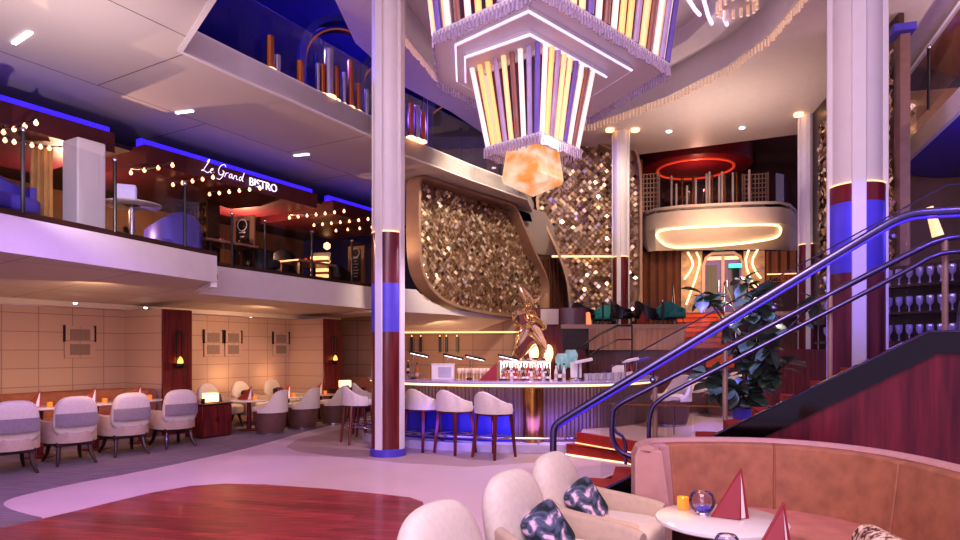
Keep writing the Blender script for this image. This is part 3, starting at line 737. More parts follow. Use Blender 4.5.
# ================================================================ CHANDELIER
CC = Vector((.75,8.3))
org = Vector((CC.x,CC.y,5.0)); drum_m = mat('violet bronze drum', '#5c4468', .3, .5, .15, 3)
ch = thing('chandelier', 'huge stepped crystal chandelier of glowing white and amber tubes hanging over the atrium', 'chandelier', org)
T1 = [(.63,6.55),(2.5,8.4),(1.75,10.2),(.35,10.1),(-.57,8.8),(-.56,7.57)]
def scaled(poly, k, c): return [(c.x+(x-c.x)*k, c.y+(y-c.y)*k) for x, y in poly]
tube_mats = [glow('white lit tube','#ffe6da',.42), glow('amber lit tube','#ffb876',.62), mat('violet glass tube','#8470c0',.2,0,.1), mat('clear lilac tube','#c0aed4',.15,0,.1), mat('rose bronze tube','#a87a70',.25,.3,.1), glow('soft peach tube','#ffc590',.6)]
seq = [0,2,1,3,5,0,4,1,0,3,2,5,1,0,3,4,5]
def tube_ring(poly, n, zb, zt, kt, c, r, sub=0):
    P2 = [Vector(p) for p in poly]; Ls = [(P2[(i+1)%len(P2)]-P2[i]).length for i in range(len(P2))]; tot = sum(Ls)
    for k in range(n):
        d = (k+.5)/n*tot; i = 0
        while d > Ls[i]: d -= Ls[i]; i += 1
        p = P2[i].lerp(P2[(i+1)%len(P2)], d/Ls[i]); q = c + (p-c)*kt
        b = MB(org); b.tube([(p.x,p.y,zb),(q.x,q.y,zt)], r, 8)
        b.obj('tube', tube_mats[seq[(k*7) % len(seq)]], ch)
b = MB(org); b.prism(T1, 5.3, 5.36); b.prism(scaled(T1,1.16,CC), 7.05, 7.12); b.obj('large_ring_plate', M['white'], ch, smooth=False)
tube_ring(scaled(T1,.985,CC), 66, 5.36, 7.06, 1.15, CC, .038)
b = MB(org); b.prism(scaled(T1,.8,CC), 5.36, 7.05); b.obj('inner_drum', drum_m, ch, smooth=False)
b = MB(org); b.tube([(CC.x,CC.y,7.1),(CC.x,CC.y,7.97)], .25, 16); b.obj('hanger', M['steel'], ch)
PA = [(.52,6.85),(1.95,8.28),(1.35,9.6),(.35,9.5),(-.3,8.6),(-.28,7.6)]
PB = [(.56,7.15),(1.62,8.25),(1.1,9.2),(.4,9.1),(-.18,8.4),(-.17,7.7)]
for poly, z0, z1, nm in ((PA,5.2,5.3,'upper_step'),(PB,5.1,5.2,'lower_step')):
    b = MB(org); b.prism(poly, z0, z1); st_ = b.obj(nm, M['white'], ch, smooth=False)
    b = MB(org); b.tube([(x,y,z0+.02) for x,y in scaled(poly,1.01,CC)], .015, 6, True); b.obj('light_line', M['lilac'], st_)
C2 = Vector((.66,8.0))
def diamond(h, rot=0.06):
    return [(C2.x+h*math.sin(rot+k*PI/2), C2.y-h*math.cos(rot+k*PI/2)) for k in range(4)]
b = MB(org); b.prism(diamond(.60), 4.08, 4.13); b.obj('lower_ring_plate', M['white'], ch, smooth=False)
b = MB(org); b.prism(diamond(.62), 5.03, 5.1); b.obj('upper_ring_plate', M['white'], ch, smooth=False)
b = MB(org); b.loft([[Vector((x,y,4.13)) for x,y in diamond(.44)],[Vector((x,y,5.03)) for x,y in diamond(.58)]]); b.obj('small_drum', drum_m, ch, smooth=False)
tube_ring(diamond(.56), 34, 4.12, 5.1, 1.36, C2, .031)
# frosted lantern at the tip
m_, nt_, bs_ = new_mat('frosted lantern glass'); nz_ = nt_.nodes.new('ShaderNodeTexNoise'); nz_.inputs['Scale'].default_value = 3.2
cr_ = nt_.nodes.new('ShaderNodeValToRGB'); cr_.color_ramp.elements[0].position = .35; cr_.color_ramp.elements[1].position = .65
cr_.color_ramp.elements[0].color = srgb('#ff9c40'); cr_.color_ramp.elements[1].color = srgb('#fff0d8')
nt_.links.new(nz_.outputs['Fac'], cr_.inputs['Fac']); nt_.links.new(cr_.outputs['Color'], bs_.inputs['Emission Color']); bs_.inputs['Emission Strength'].default_value = .5
bs_.inputs['Base Color'].default_value = srgb('#a07850'); bs_.inputs['Roughness'].default_value = .25
b = MB(org); b.loft([[Vector((x,y,z)) for x,y in diamond(h)] for h,z in ((.34,4.08),(.395,3.72),(.37,3.67),(.02,3.52))]); b.obj('lantern', m_, ch, smooth=False, bevel=.02)
crystal = mat('crystal drops', '#c0b2cc', .15, .2, .25, 30)
def fringe(poly, z0, z1, sp, w, par, org_, closed=True):
    b = MB(org_); n = len(poly)
    for i in range(n if closed else n-1):
        a, q = Vector(poly[i]), Vector(poly[(i+1)%n]); L = (q-a).length; m = max(1,int(L/sp)); ang = math.atan2(q.y-a.y,q.x-a.x)
        for k in range(m):
            p = a.lerp(q, (k+.5)/m); z = z0 + (z1-z0)*.25*random.random()
            b.box((p.x,p.y,(z+z1)/2),(w,w,z1-z), rz=ang)
    return b
f_ = fringe(scaled(T1,1.0,CC), 5.17, 5.33, .055, .022, ch, org).obj('crystal_fringe', crystal, ch, smooth=False); f_['kind'] = 'stuff'
f_ = fringe(diamond(.62), 3.97, 4.1, .045, .018, ch, org).obj('crystal_fringe', crystal, ch, smooth=False); f_['kind'] = 'stuff'
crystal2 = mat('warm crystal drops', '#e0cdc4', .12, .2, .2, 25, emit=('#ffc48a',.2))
f_ = fringe(MED, 7.22, 7.42, .10, .03, None, None).obj('crystal_fringe', crystal2, None, smooth=False)
tag(f_, 'long row of hanging crystal drops around the ceiling medallion', 'crystal fringe', kind='stuff')
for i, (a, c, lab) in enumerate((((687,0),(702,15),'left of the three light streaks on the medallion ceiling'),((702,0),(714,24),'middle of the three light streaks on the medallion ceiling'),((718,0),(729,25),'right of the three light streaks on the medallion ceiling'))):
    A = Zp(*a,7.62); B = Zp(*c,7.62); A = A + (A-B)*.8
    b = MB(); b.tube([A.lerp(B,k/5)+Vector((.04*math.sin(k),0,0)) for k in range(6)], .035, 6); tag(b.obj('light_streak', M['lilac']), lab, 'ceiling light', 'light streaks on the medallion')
p = Zp(737,3,7.45)
t = thing('crystal_pendant', 'small round crystal pendant at the top right of the medallion', 'chandelier', (p.x,p.y,7.3))
b = MB(); b.lathe([(.2,.3),(.34,.25),(.34,.2),(.1,.2)], 24); b.obj('ring_plate', M['white'], t)
b = MB(); b.tube([(0,0,.28),(0,0,.68)], .03, 8); b.obj('rod', M['steel'], t)
ring = [(.32*math.cos(k*PI/8), .32*math.sin(k*PI/8)) for k in range(16)]
f_ = fringe(ring, 0, .2, .07, .045, None, Vector((0,0,0))).obj('crystal_fringe', crystal2, t, smooth=False); f_['kind'] = 'stuff'

# ================================================================ REAR ENTRANCE AND BALCONY
nB = BW.n(); dB = Vector((BW.d.x, BW.d.y, 0))
# corrugated curtains
def curtain(px0, px1, y0, y1, label):
    A = BW.at(px0,y1); B = BW.at(px1,y1); z1 = BW.at(px0,y0).z; z0 = max(2.72, A.z); L = (B-A).length; b = MB(); n = int(L/.035); ring0 = []; ring1 = []
    for k in range(n+1):
        q = A.lerp(B,k/n) + nB*(.10+.05*math.sin(k*.9)); ring0.append(Vector((q.x,q.y,z0))); ring1.append(Vector((q.x,q.y,z1)))
    b.loft([ring0, ring1], False, False); tag(b.obj('curtain', M['curtain']), label, 'curtain')
curtain(641,681,252,316,'brown pleated curtain left of the rear entrance')
curtain(765,799,252,300,'brown pleated curtain right of the rear entrance')
artmat = mat('mottled beige art panel', '#a58768', .45, .3, .4, 5)
def light_art(px0, px1, y0, y1, lines, label):
    A = BW.at(px0,y1); B = BW.at(px1,y0); c = (A+B)/2; org_ = Vector((c.x,c.y,max(2.72,A.z)))
    t = thing('light_art_panel', label, 'wall light', org_)
    b = MB(org_); h = B.z-org_.z; b.box(c+nB*.1+Vector((0,0,org_.z+h/2-c.z)), ((B.xy-A.xy).length,.08,h), rz=A2); b.obj('panel', artmat, t)
    for ln in lines:
        b = MB(org_); b.tube(smooth_path([BW.at(*q)+nB*.2 for q in ln],1), .03, 6); b.obj('neon_tube', M['warmline'], t)
light_art(681,702,251,316,[[(687.3,253),(693.3,264),(690,272),(684,280)],[(696,253),(700,262),(696,277),(690,294),(686,305)]],'glowing zigzag light panel left of the rear door')
light_art(743,764,251,300,[[(747.8,251),(744,263),(750,281),(757,292)],[(757,250),(750.4,262),(754.4,272),(760,279)]],'glowing zigzag light panel right of the rear door')
# the door
A = BW.at(703,316); B = BW.at(742,316); org_ = Vector(((A.x+B.x)/2,(A.y+B.y)/2,2.72)); wd = (B.xy-A.xy).length; hd = BW.at(722,254).z-2.72
door = bpy.data.objects.new('door_1', None); COL.objects.link(door); door.location = org_ + nB*.12; door.rotation_euler = (0,0,A2); struct(door)
arcp = [(-wd/2,0,0),(-wd/2,0,hd*.8),(-wd/2+.08,0,hd*.93),(-wd/2+.25,0,hd),(wd/2-.25,0,hd),(wd/2-.08,0,hd*.93),(wd/2,0,hd*.8),(wd/2,0,0)]
b = MB(); b.band(arcp, .2, .09, False, (0,1,0)); b.obj('frame', M['bronze'], door)
b = MB(); b.plate([(x*.97,.04,z*.98) for x,_,z in arcp], (0,.03,0)); b.obj('door_leaf', glow('violet lit lobby glass','#8a5aa8',.22,'#58406a'), door, smooth=False)
b = MB(); b.box((0,-.02,hd*.48),(.1,.08,hd*.96)); b.obj('mullion', M['bronze'], door)
for s in (-1,1):
    b = MB(); b.box((s*.32,.0,hd*.5),(.3,.03,hd*.62)); b.obj('door_window', M['darkglass'], door)
    b = MB(); b.tube([(s*.12,-.08,hd*.35),(s*.12,-.08,hd*.55)], .02, 6); b.obj('door_handle', M['steel'], door)
b = MB(); b.box((0,-.03,hd*.92),(wd*.8,.04,.1)); b.obj('transom_light', M['warmsoft'], door)
q = BW.at(734,267)+nB*.3; t = thing('exit_sign_or_reflection', 'small green reflection in the rear doorway, made as a glowing panel', 'sign', q); b = MB(q); b.box(q,(.36,.03,.12), rz=A2); b.obj('green_panel', glow('green reflection glow','#2fd7a0',1.5), t)  # glowing panel stands in for a green reflection
q = BW.at(719,249)+nB*.25; t = thing('exit_sign_or_reflection', 'small dim green sign above the rear door', 'sign', q); b = MB(q); b.box(q,(.3,.06,.16), rz=A2); b.obj('green_panel', glow('dim green sign','#3fae8a',.4), t)
# stair up to it
ts = thing('entrance_stairs', 'flight of orange carpeted steps climbing to the rear door', 'stairs', (5.72,16.2,1.5), A2)
for k in range(8):
    b = MB(); b.box((0,.34*k+.17+.5,.08+.16*k*.94/2-.0),(1.42,.34,.16+.16*k*.94)); b.obj('step', M['orange'], ts, smooth=False)
    b = MB(); b.box((0,.34*k+.49,.145+.16*k*.94),(1.42,.03,.03)); b.obj('nosing', M['redpaint'], ts, smooth=False)
for s in (-1,1):
    b = MB(); b.tube([(s*.74,.3,.0),(s*.74,.3,1.0),(s*.74,3.1,2.1),(s*.74,3.1,1.25)], .03, 8); b.obj('handrail', M['steel'], ts)
# warm bottles shelf by right curtain
A = BW.at(766,284)+nB*.3; B = BW.at(795,282)+nB*.3; c = (A+B)/2
t = thing('back_bar_shelf', 'warm lit bottle shelf right of the rear entrance', 'shelf', (c.x,c.y,2.72), A2); L = (B-A).length
b = MB(); b.box((0,0,(c.z-2.72)/2),(L,.3,c.z-2.72)); b.obj('counter', M['darkwood'], t)
b = MB(); b.box((0,.1,c.z-2.72+.02),(L,.05,.03)); b.box((0,.1,c.z-2.72+.25),(L,.05,.03)); b.obj('light_strip', M['warmsoft'], t)
b = MB()
for k in range(12): b.lathe([(.03,0),(.03,.14),(.012,.18),(.012,.22)], 7, (-L/2+.06+k*L/12.6,0,c.z-2.72))
o = b.obj('bottles', M['brass'], t); o['kind'] = 'stuff'
# curved balcony
top = [Zp(*q,5.85) for q in ((640,217),(645,212.5),(655,209),(680,206),(710,204.3),(740,203),(765,202.3),(780,202.3),(790,204.5),(796,210),(798,217))]
topxy = [tuple(q.xy) for q in top]
b = MB(); b.wall(topxy, 5.25, 5.88, .12, -1); struct(b.obj('trim_19', M['cream']))
ctr = BW.at(720,250)+nB*.2
low = [Vector(((q.x-ctr.x)*.96+ctr.x, (q.y-ctr.y)*.25+ctr.y, 4.62)) for q in top]
b = MB(); b.loft([[Vector((q.x,q.y,5.25)) for q in top],[ (Vector((q.x,q.y,5.25)).lerp(l,.5)+Vector((0,0,-.1))) for q,l in zip(top,low)], low], False, False); struct(b.obj('ceiling_balcony', M['cream']))
lp = smooth_path([Zp(658,226,5.0), Zp(690,223.5,5.0), Zp(735,221,5.0), Zp(772,219.5,5.0), Zp(779,228,4.95), Zp(776,239,4.85), Zp(735,243,4.75), Zp(690,245.5,4.72), Zp(664,244,4.75), Zp(655,236,4.9)], 2, True)
# snap the loop onto the sloping soffit
def soffit_pt(px, py):
    best = None
    for i in range(len(top)-1):
        a0 = Vector((top[i].x,top[i].y,5.25)); a1 = Vector((top[i+1].x,top[i+1].y,5.25)); b0 = low[i]; b1 = low[i+1]
        m0 = a0.lerp(b0,.5)+Vector((0,0,-.1)); m1 = a1.lerp(b1,.5)+Vector((0,0,-.1))
        for (A_,B_,C_,D_) in ((a0,a1,m0,m1),(m0,m1,b0,b1)):
            for s_ in range(9):
                for r_ in range(9):
                    q = A_.lerp(B_,s_/8).lerp(C_.lerp(D_,s_/8), r_/8)
                    e = abs(CX+F*q.x/q.y-px)+abs(HY-F*(q.z-H)/q.y-py)
                    if best is None or e < best[0]: best = (e,q)
    return best[1]
lpx = [(660,227),(690,225),(735,223),(772,221),(780,226),(779,234),(770,239),(735,243),(695,246),(668,246),(659,240),(656,232)]
loop = smooth_path([soffit_pt(*q)+Vector((0,-.06,-.05)) for q in lpx], 2, True)
c = sum(loop, Vector((0,0,0)))/len(loop)
t = thing('cove_light', 'glowing rounded light loop under the rear balcony', 'ceiling light', c); b = MB(c); b.tube(loop, .035, 6, True); b.obj('light_loop', M['warmline'], t)
b = MB(); b.prism(topxy+[(12,17.5),(12.5,24.5),(3.5,24.5),(4.8,20.6)], 5.72, 5.8); struct(b.obj('floor_balcony', M['darkwood']))
b = MB(); b.box((0,0,7.1),(10,.2,3.0)); struct(b.obj('wall_balcony', mat('dark red rear wall','#3a1818',.4,0,.5,1.0), frame=((7.6,23.6,0), A2)))
balustrade(offset(topxy, -.16), 5.84, 6.75, 'curved glass balustrade of the rear balcony', [], 'glass2')
for px, lab, yb in ((640.5,'slim bronze post left of the rear balcony',322),(797.5,'slim bronze post right of the rear balcony',300)):
    q = BW.at(px,250)+nB*.8; b = MB(); b.box((q.x,q.y,3.72 if px > 700 else 4.77),(.16,.16,7.4 if px > 700 else 5.3), rz=A2); tag(b.obj('post', M['brass']), lab, 'post')
# lacquer ceiling drum over the balcony
q = P(695,160,21.4)
t = thing('ceiling_drum', 'round deep red lacquered ceiling drum over the rear balcony', 'ceiling feature', (q.x,q.y,7.65))
b = MB(); b.lathe([(1.75,.0),(1.8,.05),(1.8,.94),(1.7,.94),(1.2,.3),(1.2,.02)], 40); b.obj('drum', M['redpaint'], t)
b = MB(); b.tube([(1.22*math.cos(2*PI*k/40),1.22*math.sin(2*PI*k/40),.0) for k in range(40)], .05, 6, True); b.obj('glowing_rim', glow('red rim glow','#ff5a3a',.2), t)
tb = [(676,206,176,0),(681,205,184,0),(687,205,178,1),(692,204,186,0),(698,204,176,1),(701,204,180,0),(712,203,174,0),(715,203,172,0),(718,203,175,1),(725,203,176,0),(728,203,172,0),(731,203,174,1),(739,203,173,0),(743,202,172,1),(756,202,170,0),(758,202,176,1)]
for k, (px, yb, yt, cu) in enumerate(tb):
    p = Zp(px, yb, 5.86); p = Vector((p.x, p.y+.45, 5.8)); z = H+(HY-yt)*p.y/F
    same = [x for x in tb if x[3] == cu]; ordn = ['first','second','third','fourth','fifth','sixth','seventh','eighth','ninth','tenth'][same.index((px,yb,yt,cu))]
    t = thing('copper_tube' if cu else 'steel_tube', '%s %s tube from the left on the rear balcony' % (ordn, 'copper' if cu else 'white'), 'decorative tube', p, 0, 'tubes on the rear balcony')
    b = MB(); b.lathe([(.034,.02),(.034,z-5.8),(.03,z-5.79)], 10); b.obj('tube', M['brass'] if cu else M['ivory'], t)
    b = MB(); b.lathe([(.05,0),(.05,.02),(.035,.03)], 10); b.obj('glowing_foot', M['warm'], t)
for px, lab in ((656,'tall lattice screen at the left of the rear balcony'),(770,'tall lattice screen at the right of the rear balcony')):
    p = Zp(px,204,5.86); p = Vector((p.x,p.y+1.0,5.8)); t = thing('lattice_screen', lab, 'screen', p, A2)
    b = MB()
    for k in range(7): b.box((-.3+.1*k,0,.62),(.03,.03,1.2))
    for k in range(9): b.box((0,0,.08+.14*k),(.66,.03,.025))
    b.obj('lattice', M['ivory2'], t, smooth=False)
    b = MB(); b.box((0,0,.62),(.72,.05,.04)); b.box((-.36,0,.62),(.05,.05,1.24)); b.box((.36,0,.62),(.05,.05,1.24)); b.obj('frame', M['bronze'], t, smooth=False)
for px, rz, lab in ((690,-2.0,'dark lounge chair on the left of the rear balcony'),(735,-1.2,'dark lounge chair at the centre of the rear balcony')):
    p = Zp(px,203,5.86); lounge_chair((p.x,p.y+1.4,5.8), rz, lab, M['brownleather'], s=1.1)
# mid level furniture, seen over its parapet
for px, Y, rz, m, lab in ((583,15.9,-1.0,'black','dark chair at the left end of the mid level deck'),(604,16.9,-2.0,'teal','teal chair beside the dark chair on the mid level deck'),
                          (622,15.6,-.6,'black','dark lounge chair at the foot of the slim column'),(646,15.8,.3,'black','dark chair right of the slim column on the mid level'),
                          (663,16.3,-2.2,'teal','teal chair left of the orange steps'),(673,15.6,-1.4,'teal','teal chair nearest the orange steps')):
    q = P(px,320,Y); lounge_chair((q.x,q.y,2.14), rz, lab, M[m], s=.76)
q = P(588,322,15.5); t = thing('candle_lamp','small orange lamp on the mid level deck','lamp',(q.x,q.y,2.2)); b = MB(); b.lathe([(.07,0),(.09,.0),(.05,.3),(.02,.32)],12); b.obj('lamp_shade', glow('orange shade','#ff8a5a',1.0), t); b = MB(); b.lathe([(.1,-.06),(.1,-.0),(.02,.01)],12); b.obj('base', M['black'], t)
q = P(643,312,15.3); b = MB(); b.lathe([(.02,0),(.16,.02),(.12,.1),(.01,.34)],4,(q.x,q.y,2.2)); tag(b.obj('napkin', M['menuor']), 'folded orange napkin on the mid level deck', 'napkin')
balustrade([(2.0,15.1),(3.4,15.08),(4.3,15.05),(5.2,14.95)], 2.2, 2.75, 'low glass balustrade on the mid level deck', [(2.9,15.1),(4.3,15.06)], 'glass2')

# ================================================================ RIGHT SIDE, UPPER AND LOWER
REi = offset(RE, .3)
balustrade(REi, 5.72, 6.75, 'glass balustrade of the upper right deck', [(Vector(REi[1]).lerp(Vector(REi[2]),.45))[:],(Vector(REi[1]).lerp(Vector(REi[2]),.85))[:]], 'glass2')
q = P(903,129,13.9); t = thing('exit_sign_or_reflection','tiny green sign on the upper right deck','sign',q); b = MB(q); b.box(q,(.12,.04,.16)); b.obj('green_panel', glow('green sign','#3affb0',2.5), t)
b = MB(); b.tube([(.09,.0,0),(.0,0,.15)],.01,5)
SR = VPlane((9.6,14.2),(11.5,7.0))
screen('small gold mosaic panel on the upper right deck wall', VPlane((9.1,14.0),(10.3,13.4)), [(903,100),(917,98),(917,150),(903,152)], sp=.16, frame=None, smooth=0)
q = P(934,222,10.2); t = thing('light_strip','slanting warm light strip beyond the right handrails','light strip', q); b = MB(q); b.tube([P(929,207,10.2),P(938,236,10.2)], [.06,.09], 6); b.obj('diffuser', M['warmsoft'], t)
q = P(905,312,9.6)
t = thing('glass_shelf', 'dark shelf of glasses tinted blue behind the right handrails', 'shelf', (q.x,q.y,1.7), math.radians(-60))
b = MB(); b.box((0,.3,.6),(2.6,.06,1.2)); b.box((0,.05,.02),(2.6,.5,.04)); b.box((0,.05,.45),(2.6,.4,.03)); b.box((0,.05,.85),(2.6,.4,.03)); b.obj('shelf_frame', M['darkwood'], t, smooth=False)
b = MB()
for r in range(3):
    for k in range(18): b.lathe([(.03,0),(.012,.02),(.012,.09),(.045,.13),(.05,.22),(.04,.24)], 8, (-1.2+k*.141,-.02,.04+.42*r))
o = b.obj('wine_glasses', mat('blue tinted glassware','#a9a6e0',.08,.2,.1), t); o['kind'] = 'stuff'  # blue light put into the glasses' base colour
for k, (px, py, lab) in enumerate(((669,132,'left'),(742,128.5,'right'))):
    p = Zp(px,py,7.38); b = MB(); b.lathe([(.05,-.01),(.07,0),(.07,.03),(.02,.03)],12,p); tag(b.obj('downlight', M['coolline']), 'tiny %s ceiling downlight over the rear balcony' % lab, 'ceiling light', 'rear downlights')
# ================================================================ THE BAR
barpx = [(396,14.2),(380,13.2),(374,12.4),(376,11.7),(386,11.2),(405,10.8),(450,10.4),(500,10.2),(560,10.15),(600,10.3),(632,10.75),(650,11.4),(652,12.2),(640,13.0)]
bpath = smooth_path([Vector(((px-CX)*Y/F, Y, 0)) for px, Y in barpx], 2)
bxy = [(p.x,p.y) for p in bpath]
org = Vector((.3,10.6,0))
bar = thing('bar_counter', 'long curved bar with ribbed bronze front, lit counter edge and pale step', 'bar counter', org)
# densify for the ribs
dense = []
acc = 0
for i in range(len(bpath)-1):
    a, q = bpath[i], bpath[i+1]; n = max(1, int((q-a).length/.014))
    for k in range(n): dense.append(a.lerp(q, k/n))
off = offset([(p.x,p.y) for p in dense], .0)
ro = []; L = 0
for i, p in enumerate(dense):
    tg = (dense[min(i+1,len(dense)-1)]-dense[max(i-1,0)]).normalized(); nn = Vector((tg.y,-tg.x,0))
    if i: L += (p-dense[i-1]).length
    ro.append(p + nn*(.022*abs(math.sin(L*PI/.066))))
ribmat = mat('ribbed bronze front', '#7d655f', .38, .4, .06, 3)
b = MB(org); b.loft([[Vector((p.x,p.y,.14)), Vector((p.x,p.y,1.0))] for p in ro], False, False); b.obj('ribbed_front', ribmat, bar)
inner = offset(bxy, -.62)
low = [p for p in ro if 372 < CX+F*p.x/p.y < 517 and p.y < 11.6]
lp_ = [(p.x,p.y) for p in low[::6]]
b = MB(org); b.prism(offset(lp_,.035)+offset(lp_,.005)[::-1], .14, .68); b.obj('lower_panel', mat('deep blue lower panel','#2c2a9c',.35,0,.1,2), bar)
b = MB(org); b.prism(offset(bxy,.14)+inner[::-1], 1.055, 1.1); b.obj('counter_top', mat('lilac stone counter','#b5a6c4',.15,0,.08,4,coat=.3), bar, bevel=.008)
b = MB(org); b.prism(offset(bxy,.02)+offset(bxy,-.05)[::-1], 1.0, 1.055); b.obj('counter_apron', M['bronze'], bar)
b = MB(org); b.tube([(x,y,1.035) for x,y in offset(bxy,.075)], .016, 6); b.obj('light_strip', M['warmline'], bar)
b = MB(org); b.prism(offset(bxy,.30)+offset(bxy,-.1)[::-1], 0, .14); b.obj('step', mat('pale lilac step','#c9bccf',.4), bar, bevel=.01)
b = MB(org); b.prism(offset(bxy,-.5)+offset(bxy,-.56)[::-1], .0, 1.0); b.obj('rear_panel', M['darkwood'], bar)
rail = offset(bxy[10:-8], .34); b = MB(org); b.tube([(x,y,.24) for x,y in rail], .02, 8); b.obj('foot_rail', M['steel'], bar)
for k in range(2, len(rail)-1, 4):
    x, y = rail[k]; b = MB(org); b.tube([(x,y,.24),(x,y+.1,.14)], .014, 6); b.obj('rail_bracket', M['steel'], bar)
q = Vector(((533-CX)*10.18/F, 10.2)); b = MB(org); b.lathe([(.17,.14),(.17,1.0)], 28, (q.x,q.y,0)); b.obj('pilaster', M['brass'], bar)

def onbar(px, d=.25):
    for k in range(8):
        r = onbar1(px-3*k, d)
        if r is not None: return r
    return onbar(px, d-.1)
def onbar1(px, d):     # a spot on the counter, d metres behind its front edge
    k = (px-CX)/F; pth = offset(bxy, -d)
    for i in range(len(pth)-1):
        a, q = Vector(pth[i]), Vector(pth[i+1]); dd = q-a; den = dd.x-k*dd.y
        if abs(den) < 1e-9: continue
        t = (k*a.y-a.x)/den
        if 0 <= t <= 1 and 340 < px: return Vector((a.x+dd.x*t, a.y+dd.y*t, 1.102))
# stools
def bar_stool(loc, rz, label):
    t = thing('bar_stool', label, 'bar stool', loc, rz, 'bar stools')
    b = MB(); b.pad((.02,0,.70),(.25,.25,.055),.5,.7,24,10); b.obj('seat', M['ivory'], t)
    path = [(.26*math.cos(a)*.95, .29*math.sin(a)) for a in [math.radians(75+k*15) for k in range(15)]]
    b = MB(); wallsweep(b, path, .66, lambda k: .80+.19*math.exp(-((k-.5)/.28)**2), .055); b.obj('backrest', M['ivory'], t)
    for x, y in ((.17,.18),(.17,-.18),(-.17,.18),(-.17,-.18)):
        b = MB(); b.tube([(x,y,.68),(x*1.35,y*1.25,.0)], [.032,.022], 8); b.obj('leg', M['redwood'], t)
    b = MB(); b.tube([(.21,.21,.30),(.21,-.21,.30),(-.21,-.21,.30),(-.21,.21,.30)], .011, 6, True); b.obj('foot_ring', M['steel'], t)
    b = MB(); b.box((0,0,.64),(.38,.40,.035)); b.obj('seat_frame', M['redwood'], t, bevel=.008)
    return t
s0 = bar_stool((( 494-CX)*9.55/F, 9.55, .004), math.radians(46), 'white bar stool with dark legs, rightmost of the row along the bar')
for px, Y, rz, lab in ((455,9.95,48,'white bar stool, second from the right along the bar'),(423,10.25,50,'white bar stool partly hidden just right of the tall column'),
                       (358,11.0,30,'white bar stool standing left of the tall column'),(367,12.0,20,'white bar stool half hidden behind the one left of the tall column')):
    dup(s0, ((px-CX)*Y/F, Y, .004), math.radians(rz), lab)
# things on the counter
def lamp(px, d, h, rz, label):
    p = onbar(px, d); t = thing('bar_lamp', label, 'lamp', p, rz, 'bar lamps')
    b = MB(); b.lathe([(.07,0),(.07,.015),(.02,.025)], 16); b.obj('base', M['black'], t)
    b = MB(); b.tube([(0,0,.02),(0,0,h)], .009, 6); b.obj('stem', M['steel'], t)
    b = MB(); b.box((.09,0,h+.01),(.36,.09,.035), M=Matrix.Rotation(.22,3,'Y')); b.obj('lamp_head', M['black'], t, bevel=.012)
    b = MB(); b.box((.09,0,h-.011),(.30,.06,.008), M=Matrix.Rotation(.22,3,'Y')); b.obj('light_panel', M['coolline'], t)
    return t
lamp(414,.35,.42,.0,'slim counter lamp just right of the tall column')
lamp(448,.5,.38,.1,'slim counter lamp behind the white display box')
lamp(503,.4,.37,.05,'slim counter lamp at the left end of the bottle shelf')
lamp(470,.55,.36,.2,'slim counter lamp behind the warm tinted wine glasses')
p = onbar(443,.22); t = thing('display_box','white open box standing on the bar right of the column','box',p,-.15)
b = MB(); b.box((0,0,.125),(.36,.16,.25)); b.obj('box_body', M['paper'], t, bevel=.008)
b = MB(); b.box((.05,-.083,.13),(.22,.008,.17)); b.obj('window_panel', mat('pale grey card','#b9b2c6',.5), t)
b = MB(); b.box((0,0,.26),(.37,.17,.02)); b.obj('lid', M['white'], t)
p = onbar(489,.22); t = thing('menu_card','dark red triangular card standing on the bar left of the bottles','menu card',p,-.1)
b = MB(); b.plate([(-.17,0,0),(.13,0,0),(.13,0,.30)], (0,.012,0)); b.obj('front_cover', M['menu'], t, smooth=False)
b = MB(); b.plate([(-.14,.03,0),(.13,.015,0),(.13,.015,.285)], (0,.012,0)); b.obj('back_cover', M['paper'], t, smooth=False)
# bottle shelf
pA = onbar(500,.45); pB = onbar(551,.45); c = (pA+pB)/2; L = (pB-pA).length; ang = math.atan2(pB.y-pA.y, pB.x-pA.x)
t = thing('bottle_shelf','glowing white stepped bottle shelf on the bar under the golden sculpture','shelf',c,ang)
b = MB(); b.box((0,.17,.18),(L,.03,.24)); b.obj('back_panel', glow('white shelf back','#ffe9d8',1.3), t)
b = MB(); b.box((0,.10,.04),(L,.16,.08)); b.box((0,.19,.31),(L+.04,.24,.02)); b.obj('shelf', M['paper'], t, smooth=False)
bott = [mat('clear spirit bottle','#d9d2cf',.08,0,.05,coat=.5), mat('amber bottle','#a85c24',.1,0,.1,coat=.5), mat('dark bottle','#231a1c',.1,0,.1,coat=.5), mat('red bottle','#a8202a',.1,0,.1,coat=.5), mat('green bottle','#2c4a30',.1,0,.1,coat=.5)]
bn = ['clear','amber','dark','red','green']
protos = {}
def bottle(p, kind, h, label, group):
    if kind not in protos:
        t = thing('bottle', label, 'bottle', p, 0, group); r = .032
        b = MB(); b.lathe([(r*.9,0),(r,.01),(r,.13),(r*.75,.16),(.012,.19),(.012,.235)], 12); b.obj('glass_body', bott[kind], t)
        b = MB(); b.lathe([(.014,.235),(.014,.262),(.01,.264)], 8); b.obj('cap', M['black'] if kind != 2 else M['gold'], t)
        b = MB(); b.lathe([(r*1.02,.04),(r*1.02,.10)], 12); b.obj('paper_label', M['paper'] if kind in (2,3) else M['ivory2'], t)
        protos[kind] = t
    else: t = dup(protos[kind], p, 0, label, group)
    t.scale = (1,1,h); return t
R = Matrix.Rotation(ang, 3, 'Z')
names = ['far left end','second from the left','third from the left','fourth from the left','fifth from the left','sixth from the left','seventh from the left','eighth from the left','middle','eighth from the right','seventh from the right','sixth from the right','fifth from the right','fourth from the right','third from the right','second from the right','far right end']
ks = [0,1,2,0,3,1,0,4,1,3,2,1,0,3,0,2,1]
